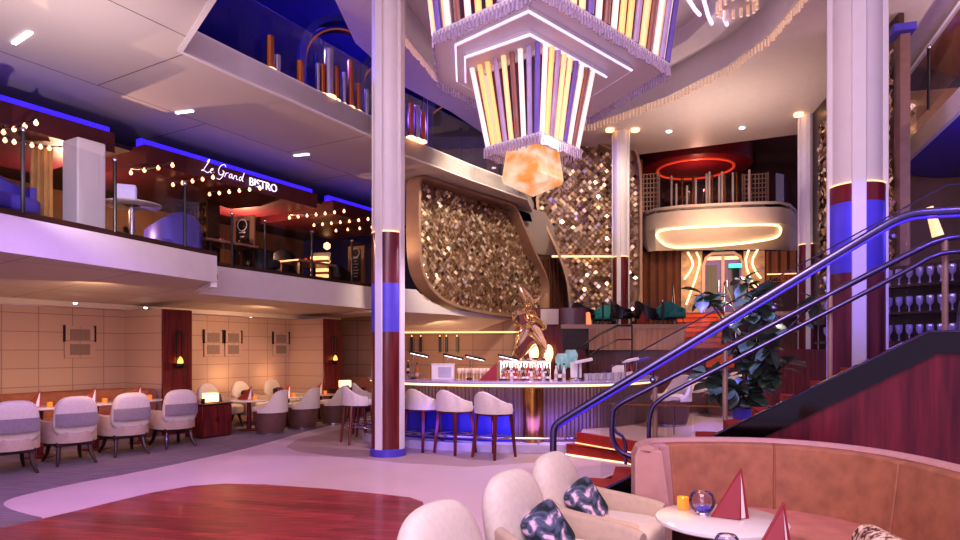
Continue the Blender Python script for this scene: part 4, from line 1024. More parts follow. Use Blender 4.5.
for k in range(17):
    q = c + R @ Vector((-L/2+.04+k*(L-.08)/16, .10, .082)); bottle(q, ks[k], .62+.22*((k*7)%5)/5, '%s bottle at the %s of the glowing shelf, back row' % (bn[ks[k]], names[k]) if k not in (8,) else 'amber bottle at the middle of the glowing shelf, back row', 'bottles on the glowing shelf')
for k in range(12):
    q = c + R @ Vector((-L/2+.06+k*(L-.12)/11, -.05, .0)); kk = [3,1,0,3,1,2,3,0,1,3,0,2][k]
    nm = (['far left end']+names[1:6]+['sixth from the right']+names[12:16]+['far right end'])[k]
    bottle(q, kk, .55+.12*((k*5)%4)/4, '%s bottle at the %s of the front row on the bar' % (bn[kk], nm), 'front row bottles on the bar')
for px, kind, lab in ((556,0,'clear tall bottle just right of the glowing shelf'),(560,2,'dark tall bottle right of the glowing shelf'),(564,0,'second clear bottle right of the glowing shelf'),(408,2,'dark bottle on the bar against the column'),(417,1,'amber bottle on the bar right of the column'),(626,3,'red bottle on the bar left of the beer taps'),(643,3,'red bottle on the bar right of the beer taps'),(632,2,'dark bottle between the beer taps')):
    bottle(onbar(px,.35), kind, 1.05, lab, 'bottles along the bar')
# golden sculpture
pS = c + Vector((.12,.22,.33)); t = thing('sculpture','tall twisted golden sculpture rising over the bar bottles','sculpture',pS)
def W(px, py, dy=0.0): # in the plane of the sculpture
    q = P(px,py,pS.y+dy); return q-pS
ribs = [([(517,366,0),(514,352,.05),(519,338,.0),(530,325,-.1),(541,335,-.12),(546,350,-.05)],.20,.03),
        ([(517,366,0),(527,350,.05),(537,340,.1),(545,352,.05),(538,366,0)],.12,.03),
        ([(545,351,-.05),(536,338,.08),(524,330,.12),(513,322,.05),(514,312,-.08),(526,312,-.12),(538,320,-.05),(546,326,.05),(540,332,.1),(530,326,.08)],.12,.03),
        ([(513,318,.05),(522,310,.1),(530,304,0),(538,298,-.08),(546,293,0)],.07,.025),
        ([(530,326,0),(528,312,.05),(524,300,.02),(521,292,-.02),(518,284,0)],.10,.03),
        ([(531,322,-.05),(533,306,-.08),(529,296,-.02),(521,287,.04)],.09,.025),
        ([(524,316,-.1),(531,324,.06),(537,318,.1),(533,310,-.02),(527,312,-.08)],.08,.025)]
for pts, wd_, th_ in ribs:
    q = smooth_path([W(*a) for a in pts], 3); N = len(q)
    b = MB(); ups = [Vector((math.cos(i/N*5),.6,math.sin(i/N*5))) for i in range(N)]
    rings = []
    for i, p in enumerate(q):
        tg = (q[min(i+1,N-1)]-q[max(i-1,0)]).normalized(); u = ups[i]-tg*ups[i].dot(tg); u.normalize(); v_ = tg.cross(u)
        k = math.sin(PI*(i+.6)/(N+.2)); w_ = wd_*.5*(.25+.75*k); h_ = th_*.6
        rings.append([p+u*(w_*math.cos(a))+v_*(h_*math.sin(a)) for a in [2*PI*j/10 for j in range(10)]])
    b.loft(rings); b.obj('twisted_ribbon', M['gold'], t)
b = MB(); b.lathe([(.2,-.0),(.2,.03),(.1,.04)], 24); b.obj('base', M['gold'], t)
# glasses, screens, taps
gmat = mat('clear tumbler','#c9c3cc',.06,0,.05,coat=.5)
g0 = None
for k in range(11):
    p = onbar(586+k*3.7, .30+.08*(k%2)); lab = 'tumbler number %s' % k
    pos = ['leftmost','second from the left','third from the left','fourth from the left','fifth from the left','in the middle','fifth from the right','fourth from the right','third from the right','second from the right','rightmost'][k]
    lab = 'clear tumbler, %s of the row right of the white screen' % pos
    if g0 is None:
        b = MB(); b.lathe([(.034,0),(.042,.11),(.038,.11),(.03,.015)], 14, p); g0 = tag(b.obj('tumbler', gmat), lab, 'glass', 'tumblers on the bar')
    else:
        o = g0.copy(); COL.objects.link(o); o.location = p; o['label'] = lab
w0 = None
for k in range(9):
    p = onbar(459+k*3.6, .52+.06*(k%2)); pos = ['leftmost','second from the left','third from the left','fourth from the left','in the middle','fourth from the right','third from the right','second from the right','rightmost'][k]
    lab = 'warm tinted wine glass, %s of those left of the red card' % pos
    if w0 is None:
        b = MB(); b.lathe([(.035,0),(.008,.01),(.008,.08),(.035,.11),(.042,.16),(.034,.19),(.03,.19),(.036,.15),(.004,.09)], 12, p); w0 = tag(b.obj('wine_glass', mat('warm glassware','#e8cfae',.08,0,.05,coat=.4)), lab, 'glass', 'wine glasses on the bar')  # wine glasses get a warm cream base colour
    else:
        o = w0.copy(); COL.objects.link(o); o.location = p; o['label'] = lab
for px, d, w_, h_, lab in ((576,.3,.18,.26,'white screen on a stand on the bar, right of the bottles'),(618,.55,.22,.18,'white till screen behind the tumblers')):
    p = onbar(px,d); t = thing('till_screen', lab, 'screen', p, -.1)
    b = MB(); b.box((0,0,h_/2+.04),(w_,.025,h_), M=Matrix.Rotation(-.15,3,'X')); b.obj('screen_panel', M['paper'], t, bevel=.006)
    b = MB(); b.box((0,.05,.012),(.14,.12,.02)); b.box((0,.03,.06),(.03,.03,.1)); b.obj('stand', M['steel'], t)
for px, d, lab in ((582,.15,'tilted white tablet on an arm over the white screen'),(629,.2,'tilted white tap head on the bar beside the red bottles'),(649,.2,'tilted blue tap head at the right end of the bar')):
    p = onbar(px,d); t = thing('beer_tap' if px > 600 else 'tablet', lab, 'beer tap' if px > 600 else 'tablet', p, .0)
    b = MB(); b.tube([(-.06,0,0),(-.06,0,.3)], .015, 8); b.obj('stem', M['steel'], t)
    b = MB(); b.box((.02,0,.32),(.30,.10,.05), M=Matrix.Rotation(-.2,3,'Y')); b.obj('head', M['paper'] if px != 649 else M['bluepanel'], t, bevel=.012)
    b = MB(); b.lathe([(.05,0),(.05,.012),(.02,.02)], 12, (-.06,0,0)); b.obj('foot', M['steel'], t)
for px, d, h_, lab in ((562,.58,.44,'pale teal glass shade lamp, left of the pair behind the bar'),(571,.6,.5,'pale teal glass shade lamp, right of the pair behind the bar')):
    p = onbar(px,d); t = thing('shade_lamp', lab, 'lamp', p); b = MB(); b.lathe([(.05,h_-.3),(.10,h_-.22),(.12,h_-.08),(.08,h_)], 16); b.obj('lamp_shade', mat('pale teal glass','#8fb8b4',.2,0,.15,8,emit=('#9fd8d0',.12)), t)
    b = MB(); b.lathe([(.07,0),(.07,.02),(.015,.03),(.015,h_-.28),(.05,h_-.27)], 12); b.obj('base', M['brass'], t)
# globe lamps on the red timber behind the bar, slim dark wall lights on the brown wall
for px, lab in ((534,'left'),(548.5,'right')):
    q = P(px,353,15.0); t = thing('globe_wall_lamp','%s of two round glowing lamps on the red timber wall' % lab,'lamp',q,0,'globe lamps'); b = MB(); b.pad((0,0,0),(.11,.07,.2),1,1,18,12); b.obj('globe', M['warm'], t)
    b = MB(); b.box((0,.12,0),(.1,.1,.12)); b.obj('wall_mount', M['brass'], t)
for k, px in enumerate((412,421,440,446.5,457)):
    q = P(px,346,16.8+.02*k); q.y = 17.15-.158*(q.x+1.75)/1.0*1.0; q.x = (px-CX)*q.y/F
    t = thing('wall_light','slim dark upright wall light behind the bar, %s from the left' % ['first','second','third','fourth','fifth'][k],'wall light',(q.x,q.y-.06,1.55),math.radians(-9),'slim wall lights'); b = MB(); b.box((0,0,.2),(.06,.06,.4)); b.obj('body', M['black'], t)
    b = MB(); b.lathe([(.012,.41),(.012,.44)],8); b.obj('tip', M['warm'], t)
# ================================================================ STAIRCASE AND ITS RAILS
A0 = Vector((.68,5.97)); W_ = 1.4
def sa(s, off, z): q = A0 + V2.xy*s + U2.xy*off; return Vector((q.x,q.y,z))
def skz(s): return .066+.548*min(s,3.05)      # top of the near skirt
org = sa(1.5,.7,0)
st = thing('staircase', 'staircase with dark red wooden side and black gloss skirt rising behind the sofa', 'staircase', org)
b = MB(org); b.plate([sa(.12,0,0),sa(6,0,0),sa(6,0,1.60),sa(3.05,0,1.60),sa(.12,0,.0)], (U2*.05)); b.obj('side_panel', M['redwood2'], st, smooth=False)
b = MB(org); b.plate([sa(-.02,-.03,0),sa(.28,-.03,0),sa(3.1,-.03,1.575),sa(6,-.03,1.575),sa(6,-.03,1.745),sa(3.03,-.03,1.745),sa(-.02,-.03,skz(-.02))], (U2*.12)); b.obj('skirt', M['gloss'], st, smooth=False)
b = MB(org); b.tube([sa(-.02,-.04,skz(-.02)+.005),sa(3.03,-.04,1.75),sa(6,-.04,1.75)], .008, 5); b.obj('skirt_edge', M['railblue'], st)
for k in range(10):
    s = .2+.285*k; z = .142*(k+1); b = MB(org)
    b.plate([sa(s,.1,z-.142 if k else 0),sa(s+.30,.1,z-.142 if k else 0),sa(s+.30,.1,z),sa(s,.1,z)], U2*(W_-.05)); b.obj('step', M['redstep'], st, smooth=False)
b = MB(org); b.plate([sa(3.05,.1,1.32),sa(6,.1,1.32),sa(6,.1,1.42),sa(3.05,.1,1.42)], U2*(W_-.05)); b.obj('landing', M['redstep'], st, smooth=False)
b = MB(org); b.plate([sa(4.05,-.02,0),sa(6,-.02,0),sa(6,-.02,1.56),sa(4.05,-.02,1.56)], (U2*-.03)); b.obj('end_panel', M['black'], st, smooth=False)
b = MB(org); b.plate([sa(.2,W_+.05,0),sa(6,W_+.05,0),sa(6,W_+.05,1.40),sa(3.05,W_+.05,1.40),sa(.2,W_+.05,.06)], (U2*.05)); b.obj('far_side_panel', M['redwood2'], st, smooth=False)
# near balustrade
def zA(s): return .90+.632*min(max(s,0),2.88)
t = thing('stair_balustrade', 'near glass balustrade of the staircase with thick blue lit handrail', 'balustrade', sa(.05,.02,0))
o_ = sa(.05,.02,0)
hp = smooth_path([sa(.0,.02,.02),sa(.0,.02,.5),sa(.0,.02,.80),sa(.01,.02,.89),sa(.09,.02,zA(.09)),sa(.5,.02,zA(.5)),sa(2.6,.02,zA(2.6)),sa(2.88,.02,2.71),sa(3.1,.02,2.72),sa(6,.02,2.72)], 2)
b = MB(o_); b.tube(hp, .032, 10); b.obj('handrail', M['railblue'], t)
b = MB(o_); b.tube([p-Vector((0,0,.045)) for p in hp[14:]], .012, 8); b.obj('light_strip', glow('added violet rail glow','#4a34d8',.22), t)  # glow strip added to carry the blue light along the rail
for s0_, s1_ in ((.12,1.0),(1.02,1.95),(1.97,2.9)):
    b = MB(o_); b.plate([sa(s0_,.03,skz(s0_)),sa(s1_,.03,skz(s1_)),sa(s1_,.03,zA(s1_)-.06),sa(s0_,.03,zA(s0_)-.06)], U2*.012); b.obj('glass_panel', M['glass'], t, smooth=False)
b = MB(o_); b.plate([sa(2.92,.03,1.745),sa(6,.03,1.745),sa(6,.03,2.66),sa(2.92,.03,2.66)], U2*.012); b.obj('glass_panel', M['glass'], t, smooth=False)
for s in (.9,1.9,2.8):
    b = MB(o_); b.tube([sa(s,.03,zA(s)-.02),sa(s,.10,zA(s)-.14)], .012, 6); b.pad(sa(s,.03,zA(s)-.14), (.03,.03,.03),1,1,8,6); b.obj('glass_clamp', M['railblue'], t)
# far balustrade: two rails, posts and taller glass
OFF = 1.35
def zB(s): return .95+.556*(min(s,3.6)-.45)
def zst(s): return .142*max(0, min(10, int((s-.2)/.285)+1))
o_ = sa(.5,OFF,0)
t = thing('stair_balustrade', 'far glass balustrade of the staircase with twin rails and dark posts', 'balustrade', o_)
b = MB(o_); b.tube(smooth_path([sa(.6,OFF,.33),sa(.6,OFF,.62),sa(.47,OFF,.7),sa(.45,OFF,.82)],1), .018, 8); b.obj('newel_bracket', M['railblue'], t)
hp = smooth_path([sa(.85,OFF,.36),sa(.75,OFF,.38),sa(.45,OFF,.50),sa(.45,OFF,.9),sa(.5,OFF,zB(.5)+.01),sa(.9,OFF,zB(.9)),sa(3.4,OFF,zB(3.4)),sa(3.65,OFF,2.70),sa(3.9,OFF,2.71),sa(6,OFF,2.71)], 2)
b = MB(o_); b.tube(hp, .03, 10); b.obj('handrail', M['railblue'], t)
zC = lambda s: zB(s)-.16
hp = smooth_path([sa(.85,OFF-.1,.5),sa(.85,OFF-.1,.92),sa(.95,OFF-.1,zC(.95)),sa(1.3,OFF-.1,zC(1.3)),sa(3.3,OFF-.1,zC(3.3)),sa(3.55,OFF-.1,2.54),sa(3.8,OFF-.1,2.55),sa(6,OFF-.1,2.55)], 2)
b = MB(o_); b.tube(hp, .024, 10); b.obj('lower_rail', M['railblue'], t)
for px in (655,725,830,945):
    k = (px-CX)/F; a = sa(0,OFF,0); s = (k*a.y-a.x)/(V2.x-k*V2.y)
    b = MB(o_); b.tube([sa(s,OFF,zst(s)),sa(s,OFF,zB(s)-.0)], .028, 8); b.obj('post', M['bronze'], t)
for s0_, s1_ in ((.32,1.3),(1.32,2.3),(2.32,3.2)):
    f = lambda s: 1.34+.56*(s-.32)
    b = MB(o_); b.plate([sa(s0_,OFF+.05,zst(s0_)+.02),sa(s1_,OFF+.05,zst(s1_)+.02),sa(s1_,OFF+.05,f(s1_)),sa(s0_,OFF+.05,f(s0_))], U2*.012); b.obj('glass_panel', M['glass2'], t, smooth=False)
b = MB(o_); b.plate([sa(3.22,OFF+.05,1.43),sa(6,OFF+.05,1.43),sa(6,OFF+.05,3.24),sa(3.75,OFF+.05,3.24),sa(3.22,OFF+.05,2.96)], U2*.012); b.obj('glass_panel', M['glass2'], t, smooth=False)
b = MB(o_); b.tube([sa(.32,OFF+.056,1.34),sa(3.7,OFF+.056,3.235),sa(6,OFF+.056,3.24)], .008, 5); b.obj('glass_edge', M['railblue'], t)
# short hoop rail on the landing
o_ = sa(3.6,.9,1.42); t = thing('hoop_rail','short bent steel rail on the landing at the right edge','handrail',o_)
b = MB(o_); b.tube(smooth_path([sa(3.55,.75,1.43),sa(3.55,.75,2.0),sa(3.66,.75,2.2),sa(3.9,.75,2.28),sa(5,.75,2.3)],2), .025, 8); b.obj('rail', M['railblue'], t)
b = MB(o_); b.tube([sa(3.8,.75,1.43),sa(3.8,.75,2.22)], .015, 6); b.obj('post', M['railblue'], t)
# platform steps beside the bar
f0 = Vector(G2(566,455)); f1 = Vector(G2(631,464.5)); f1 = f1 + (f1-f0)*.9
g0_ = Vector(G2(579,432,.34)); g1_ = Vector(G2(640,441.5,.34)); g1_ = g1_ + (g1_-g0_)*.7
o_ = Vector((f0.x,f0.y,0)); t = thing('platform_steps', 'two red steps with glowing edge leading up beside the bar', 'steps', o_)
b = MB(o_); b.prism([tuple(f0),tuple(f1),tuple(g1_-Vector((.02,.02))),tuple(g0_-Vector((.02,.02)))], .012, .17); b.obj('lower_step', M['redstep'], t, bevel=.01)
b = MB(o_); b.prism([tuple(g0_-Vector((.05,.05))),tuple(g1_-Vector((.05,.05))),tuple(g1_-Vector((.01,.01))),tuple(g0_-Vector((.01,.01)))], .17, .345); b.obj('upper_riser', M['redstep'], t, bevel=.008)
n_ = Vector((-(f1-f0).y, (f1-f0).x)).normalized()
if n_.y > 0: n_ = -n_
b = MB(o_); b.tube([(f0+n_*.012).to_3d()+Vector((0,0,.012)),(f1+n_*.012).to_3d()+Vector((0,0,.012))], .012, 5); b.obj('light_strip', M['warmline'], t)
b = MB(o_); b.tube([(g0_-Vector((.065,.065))).to_3d()+Vector((0,0,.185)),(g1_-Vector((.065,.065))).to_3d()+Vector((0,0,.185))], .010, 5); b.obj('light_strip', M['warmsoft'], t)
# low brass rail added to draw a thin gold line over the platform
A = P(593,403.5,10.4); B = P(772,407.5,8.6); o_ = Vector((A.x,A.y,.34)); t = thing('added_brass_rail','thin low brass rail added as a gold line beyond the staircase','rail',o_)
b = MB(o_); b.tube([A,B], .014, 6); b.obj('rail', M['brass'], t)
for k in (0.12,.5,.97):
    q = A.lerp(B,k); b = MB(o_); b.tube([q,(q.x,q.y,.34)], .010, 6); b.obj('post', M['steel'], t)
# dark handrail of the small stair behind the bar
A = P(563,358,13.2); B = P(613,325.5,13.6); C = P(632,325.5,13.8); o_ = Vector((A.x,A.y,0)); t = thing('handrail','slim dark handrail sloping up behind the bar to the mid level deck','handrail',o_)
b = MB(o_); b.tube(smooth_path([A,B,C],1), .022, 8); b.obj('rail', M['black'], t)
b = MB(o_); b.tube(smooth_path([A-Vector((0,0,.3)),B-Vector((0,0,.3)),C-Vector((0,0,.3))],1), .016, 8); b.obj('lower_rail', M['black'], t)
for q in (A,A.lerp(B,.5),C): b = MB(o_); b.tube([q,(q.x,q.y,.0)], .016, 6); b.obj('post', M['black'], t)
# ---- plant
q = P(752,420,9.0); t = thing('potted_plant','large broad leaved potted plant with blue lit leaves behind the staircase glass','plant',(q.x,q.y,.34))
b = MB(); b.lathe([(.20,0),(.28,.45),(.26,.45),(.24,.40),(.02,.40)], 24); b.obj('planter', M['bluepanel'], t)
b = MB(); tips = []
random.seed(11)
for k in range(13):
    a = 2*PI*k/13+random.uniform(-.2,.2); r = random.uniform(.35,.85); zt = random.uniform(.7,2.15)
    if k < 4: r = .25; zt = 2.0+.1*k
    pts = [Vector((0,0,.4)), Vector((.1*math.cos(a),.1*math.sin(a),.4+.4*(zt-.4))), Vector((r*.6*math.cos(a),r*.5*math.sin(a),.4+.8*(zt-.4))), Vector((r*math.cos(a),r*.8*math.sin(a),zt))]
    q_ = smooth_path(pts,2); b.tube(q_, [.022*(1-.7*i/len(q_)) for i in range(len(q_))], 6); tips.append(q_)
b.obj('branches', M['darkwood'], t)
b = MB()
def leaf(b, p, d, L, w):
    d = d.normalized(); s = d.cross(Vector((random.uniform(-.4,.4),random.uniform(-.4,.4),1))).normalized(); n = s.cross(d)
    rows = []
    for k, (f, ww) in enumerate(((0,.05),(.2,.7),(.5,1),(.75,.85),(1,.08))):
        c_ = p + d*(L*f) - n*(L*.25*f*f)
        rows.append([c_ + s*(w*ww) + n*(w*.25*ww), c_, c_ - s*(w*ww) + n*(w*.25*ww)])
    b.loft(rows, False, False)
for q_ in tips:
    for k in range(24):
        i = random.randrange(len(q_)//3, len(q_)); p = q_[i]
        d = Vector((random.uniform(-1,1),random.uniform(-1,1),random.uniform(-.7,.7)))
        leaf(b, p, d, random.uniform(.2,.34), random.uniform(.07,.11))
b.obj('foliage', M['leaf'], t)
# ================================================================ DINING AREA ON THE LEFT
def wp(t, s, z=0.006): return tuple(wl(t,s,z))
def dining_chair(loc, rz, label):
    t = thing('dining_chair', label, 'chair', loc, rz, 'dining chairs along the banquette')
    Rt = Matrix.Rotation(math.radians(-9), 3, 'Y')
    b = MB(); b.pad((-.29,0,.65),(.085,.31,.275),.6,.7,28,16, Rt, egg=.07); b.obj('backrest', M['ivory'], t)
    path = [(.36*math.cos(a)*1.0, .34*math.sin(a)) for a in [math.radians(95+k*10) for k in range(18)]]
    b = MB(); wallsweep(b, [(-.31-.085*math.cos(a*1.0), .305*math.sin(a)) for a in [math.radians(-72+k*11) for k in range(14)]], .53, lambda k: .70, .04); b.obj('grey_band', M['greyfab'], t)
    path2 = [(.34,.33),(.15,.36)]+[(.34*math.cos(a), .36*math.sin(a)) for a in [math.radians(105+k*15) for k in range(11)]]+[(.15,-.36),(.34,-.33)]
    b = MB(); wallsweep(b, path2, .30, lambda k: .60-.17*math.exp(-((k-.5)/.17)**4), .05); b.obj('arm_shell', M['ivory2'], t)
    b = MB(); b.pad((.04,0,.40),(.32,.31,.08),.4,.5,24,10); b.obj('seat', M['ivory'], t)
    b = MB(); b.box((0,0,.285),(.56,.54,.06)); b.obj('seat_frame', M['darkwood'], t, bevel=.01)
    t.scale = (1.0,.88,1.03)
    for x, y in ((.22,.21),(.22,-.21),(-.22,.21),(-.22,-.21)):
        b = MB(); b.tube([(x,y,.29),(x*1.2,y*1.1,.12),(x*1.6,y*1.3,0)], [.034,.03,.02], 8); b.obj('leg', M['darkwood'], t)
    return t
cpos = [(-1.11,2.78),(-.30,2.66),(.54,2.58),(1.40,2.52)]
clab = ['pale dining chair with grey back band, leftmost at the edge of the view','pale dining chair with grey back band, second from the left edge','pale dining chair with grey back band, third from the left edge','pale dining chair with grey back band beside the wooden cabinet']
q = cpos[0]; dc = dining_chair(wp(*q), math.radians(138), clab[0])
for q, lab in list(zip(cpos, clab))[1:]: dup(dc, wp(*q), math.radians(138), lab)
# banquette along the wall
t = thing('banquette', 'long copper velvet banquette against the tan panelled wall', 'banquette', WL[0], WL[1])
bp = [(-4,-.2),(-1,-.2),(1.2,-.2),(1.7,-.3),(1.9,-.6),(1.93,-1.15)]
bp = [tuple(p.xy) for p in smooth_path([Vector((x,y,0)) for x,y in bp],2)]
b = MB(); wallsweep(b, bp, .02, lambda k: .87+.02*k, .16); b.obj('backrest', M['velvet2'], t)
b = MB(); b.prism([(-4,-.3),(1.6,-.3),(1.75,-.5),(1.78,-.9),(-4,-.9)], .28, .44); b.obj('seat', M['velvet2'], t, bevel=.03)
b = MB(); b.prism([(-4,-.3),(1.6,-.3),(1.6,-.8),(-4,-.8)], .01, .28); b.obj('plinth', M['darkwood'], t)
# tables, candles and cards for the first row
def pedestal_table(loc, h, r, label, group):
    return round_table(loc, h, r, label, 'dining_table', 'marble', group, legm='redwood')
def menu(loc, rz, h, w, label, m1, group, name='menu_card'):
    t = thing(name, label, 'menu card', loc, rz, group)
    A, B, C, T = Vector((-w,w*.75,0)), Vector((-w*.12,-w*.3,0)), Vector((w*.5,-w*.22,0)), Vector((w*.38,w*.15,h))
    b = MB(); b.plate([A,B,T], (.006,.006,0)); b.obj('front_cover', m1, t, smooth=False)
    b = MB(); b.plate([B.lerp(C,.25)+Vector((0,.004,.004)),B.lerp(C,.8)+Vector((0,.004,.004)),T.lerp(B.lerp(C,.7),.03),T.lerp(B.lerp(C,.4),.03)], (0,.008,0)); b.obj('inner_pages', M['paper'], t, smooth=False)
    b = MB(); b.plate([C,A,T], (.003,-.006,0)); b.plate([B.lerp(C,.78),C,T], (0,.006,0)); b.plate([B,B.lerp(C,.2),T], (0,.006,0)); b.obj('back_cover', m1, t, smooth=False)
    return t
def tealight(loc, label, group, r=.035):
    t = thing('candle_holder', label, 'candle', loc, 0, group)
    b = MB(); b.lathe([(r*.9,0),(r,.005),(r*1.05,.075),(r*.95,.075),(r*.85,.012)], 16); b.obj('glass_cup', mat('amber cup','#d0803a',.2,0,.1,emit=('#ff7a1a',.6)), t)
    b = MB(); b.lathe([(r*.6,.012),(r*.6,.045),(.006,.048),(.009,.06),(.002,.075)], 12); b.obj('wax_flame', M['candle'], t)
    return t
where = ['behind the leftmost dining chair','between the first and second dining chairs','between the second and third dining chairs','between the third and fourth dining chairs']
tt = [(-1.11,1.85),(-.28,1.82),(.56,1.78),(1.36,1.72)]
first = None; fm = None; fc = None
for k, q in enumerate(tt):
    lab = 'round marble dining table %s' % where[k]
    if first is None: first = pedestal_table(wp(*q), .74, .33, lab, 'dining tables along the banquette')
    else: dup(first, wp(*q), 0, lab)
    z = .748
    lab = 'folded %s card on the table %s' % ('red' if k < 2 else 'amber', where[k])
    if k: menu(wp(q[0]-.02,q[1]-.1,z), math.radians(25), .24, .16, lab, M['menuor'], 'cards along the banquette')
    lab = 'lit candle on the table %s' % where[k]
    p = wp(q[0]+.07,q[1]+.13,z)
    if fc is None: fc = tealight(p, lab, 'candles along the banquette')
    else: dup(fc, p, 0, lab)
# wooden cabinet with lamp
cq = Vector((( 208-CX)*11.7/F, 11.7, .006)); t = thing('side_cabinet', 'low red wooden cabinet between the two dining groups', 'cabinet', cq, math.radians(60))
b = MB(); b.box((.1,.12,.30),(.62,.5,.58)); b.obj('cabinet_body', M['redwood'], t, bevel=.015)
b = MB(); b.box((.1,.12,.605),(.66,.54,.03)); b.obj('cabinet_top', M['darkwood'], t, bevel=.006)
for k in (-1,1): b = MB(); b.box((.1+k*.155,-.137,.30),(.295,.012,.52)); dd_ = b.obj('cabinet_door', M['redwood'], t); b = MB(); b.tube([(.1+k*.03,-.15,.28),(.1+k*.03,-.15,.38)], .008, 6); b.obj('door_handle', M['brass'], dd_)
def cube_lamp(loc, label, rz=1.0):
    t = thing('table_lamp', label, 'lamp', loc, rz, 'cube lamps')
    b = MB(); b.box((0,0,.10),(.26,.14,.16)); b.obj('lamp_shade', M['warm'], t, bevel=.01)
    b = MB(); b.box((0,0,.01),(.28,.16,.02)); b.obj('base', M['brass'], t)
cube_lamp(cq+Vector((-.02,.16,.616)), 'glowing cube lamp on the low wooden cabinet')
b = MB(); b.lathe([(.03,0),(.035,.09),(.03,.09),(.026,.01)], 12, cq+Vector((-.08,-.02,.616))); tag(b.obj('cup', M['darkwood']), 'small dark cup on the low wooden cabinet', 'cup')
# second dining group
def shell_armchair(loc, rz, label, group, s=1.0, pil=True):
    t = thing('armchair', label, 'armchair', loc, rz, group); t.scale = (s,s,s)
    Rt = Matrix.Rotation(math.radians(-12), 3, 'Y')
    b = MB(); b.pad((-.27,0,.60),(.075,.29,.27),.8,.8,24,14, Rt, egg=.12); b.obj('backrest', M['ivory'], t)
    path2 = [(.36,.36),(.15,.39)]+[(.36*math.cos(a), .39*math.sin(a)) for a in [math.radians(105+k*15) for k in range(11)]]+[(.15,-.39),(.36,-.36)]
    b = MB(); wallsweep(b, path2, .22, lambda k: .54+.10*max(0,1-abs(k-.5)*2.2), .065); b.obj('arm_shell', M['ivory2'], t)
    b = MB(); b.pad((.06,0,.36),(.33,.32,.10),.4,.5,24,10); b.obj('seat', M['ivory'], t)
    for x, y in ((.24,.24),(.24,-.24),(-.24,.24),(-.24,-.24)):
        b = MB(); b.tube([(x,y,.28),(x*1.25,y*1.2,0)], [.03,.018], 8); b.obj('leg', M['darkwood'], t)
    return t
dark_print = fabric_print('dark floral cushion','#1c1620','#5a3a48','#a06a52',14)
a0 = None
for (px, Y, rz, lab) in ((220,13.1,-18,'pale armchair facing the room right beside the wooden cabinet'),(252,14.0,-18,'middle pale armchair facing the room in front of the panelled wall'),(283,14.9,-18,'pale armchair facing the room nearest the second wooden pillar')):
    loc = ((px-CX)*Y/F, Y, .006)
    if a0 is None: a0 = shell_armchair(loc, math.radians(rz), lab, 'armchairs in the second dining group', 1.05)
    else: dup(a0, loc, math.radians(rz), lab)
    Rz = Matrix.Rotation(math.radians(rz),3,'Z'); c_ = Vector(loc)+Rz @ Vector((-.08,-.05,.60))
    b = MB(); b.pad(c_, (.06,.16,.13), .5,.5,16,10, Rz @ Matrix.Rotation(math.radians(-18),3,'Y')); tag(b.obj('cushion', dark_print), 'dark patterned cushion on the '+lab.split(' facing')[0]+lab.split('room')[1], 'cushion', 'cushions in the second dining group')
def barrel_chair(loc, rz, label, group, s=1.0):
    t = thing('barrel_chair', label, 'chair', loc, rz, group); t.scale = (s,s,s)
    b = MB(); b.lathe([(.24,.0),(.24,.03)], 28); b.obj('plinth', M['steel'], t)
    b = MB(); b.lathe([(.25,.03),(.29,.2),(.31,.42),(.30,.43)], 28); b.obj('barrel_base', M['brownleather'], t)
    path = [(.30*math.cos(a), .30*math.sin(a)) for a in [math.radians(80+k*12.5) for k in range(17)]]
    b = MB(); wallsweep(b, path, .40, lambda k: .46+.36*math.exp(-((k-.5)/.33)**4), .06); b.obj('backrest', M['ivory'], t)
    b = MB(); b.pad((.03,0,.45),(.28,.27,.06),.45,.7,24,10); b.obj('seat', M['ivory'], t)
    return t
b0 = None
for (px, Y, lab) in ((270,12.3,'brown leather barrel chair with white back, nearest of three at the small tables'),(303,13.1,'brown leather barrel chair with white back, middle of three at the small tables'),(334,13.9,'brown leather barrel chair with white back, farthest of three at the small tables')):
    loc = ((px-CX)*Y/F, Y, .006)
    if b0 is None: b0 = barrel_chair(loc, math.radians(165), lab, 'barrel chairs in the second dining group', 1.02)
    else: dup(b0, loc, math.radians(165), lab)
m0 = None
for k, (px, Y) in enumerate(((249,12.75),(288,13.6),(320,14.45))):
    w = ['nearest','middle','farthest'][k]; loc = ((px-CX)*Y/F, Y, .006); h = .60
    if m0 is None:
        first2 = pedestal_table(loc, h, .36, 'small round table in the second dining group, nearest of three', 'tables of the second dining group'); m0 = True
    else: dup(first2, loc, 0, 'small round table in the second dining group, %s of three' % w)
    menu((loc[0]-.05,loc[1]+.05,h+.008), math.radians(20), .26, .2, 'folded orange card on the %s small table of the second group' % w, M['menuor'], 'cards of the second dining group')
    dup(fc, (loc[0]+.14,loc[1]-.08,h+.008), 0, 'lit candle on the %s small table of the second group' % w, 'candles of the second dining group')
cube_lamp(((345-CX)*15.2/F,15.2,.70), 'glowing cube lamp on the ledge past the barrel chairs', .6)
q = Vector(((345-CX)*15.2/F,15.2,.006)); t = thing('side_cabinet','dark red ledge cabinet at the far end of the dining area','cabinet',q,.6)
b = MB(); b.box((0,.1,.33),(.9,.5,.66)); b.obj('cabinet_body', M['redwood'], t); b = MB(); b.box((0,.1,.677),(.94,.54,.03)); b.obj('cabinet_top', M['darkwood'], t)
q = Vector(((332-CX)*17.0/F,17.0,.006)); t = thing('banquette','orange velvet bench against the far brown wall','banquette',(q.x+1.05,q.y-.15,.006),math.radians(-9))
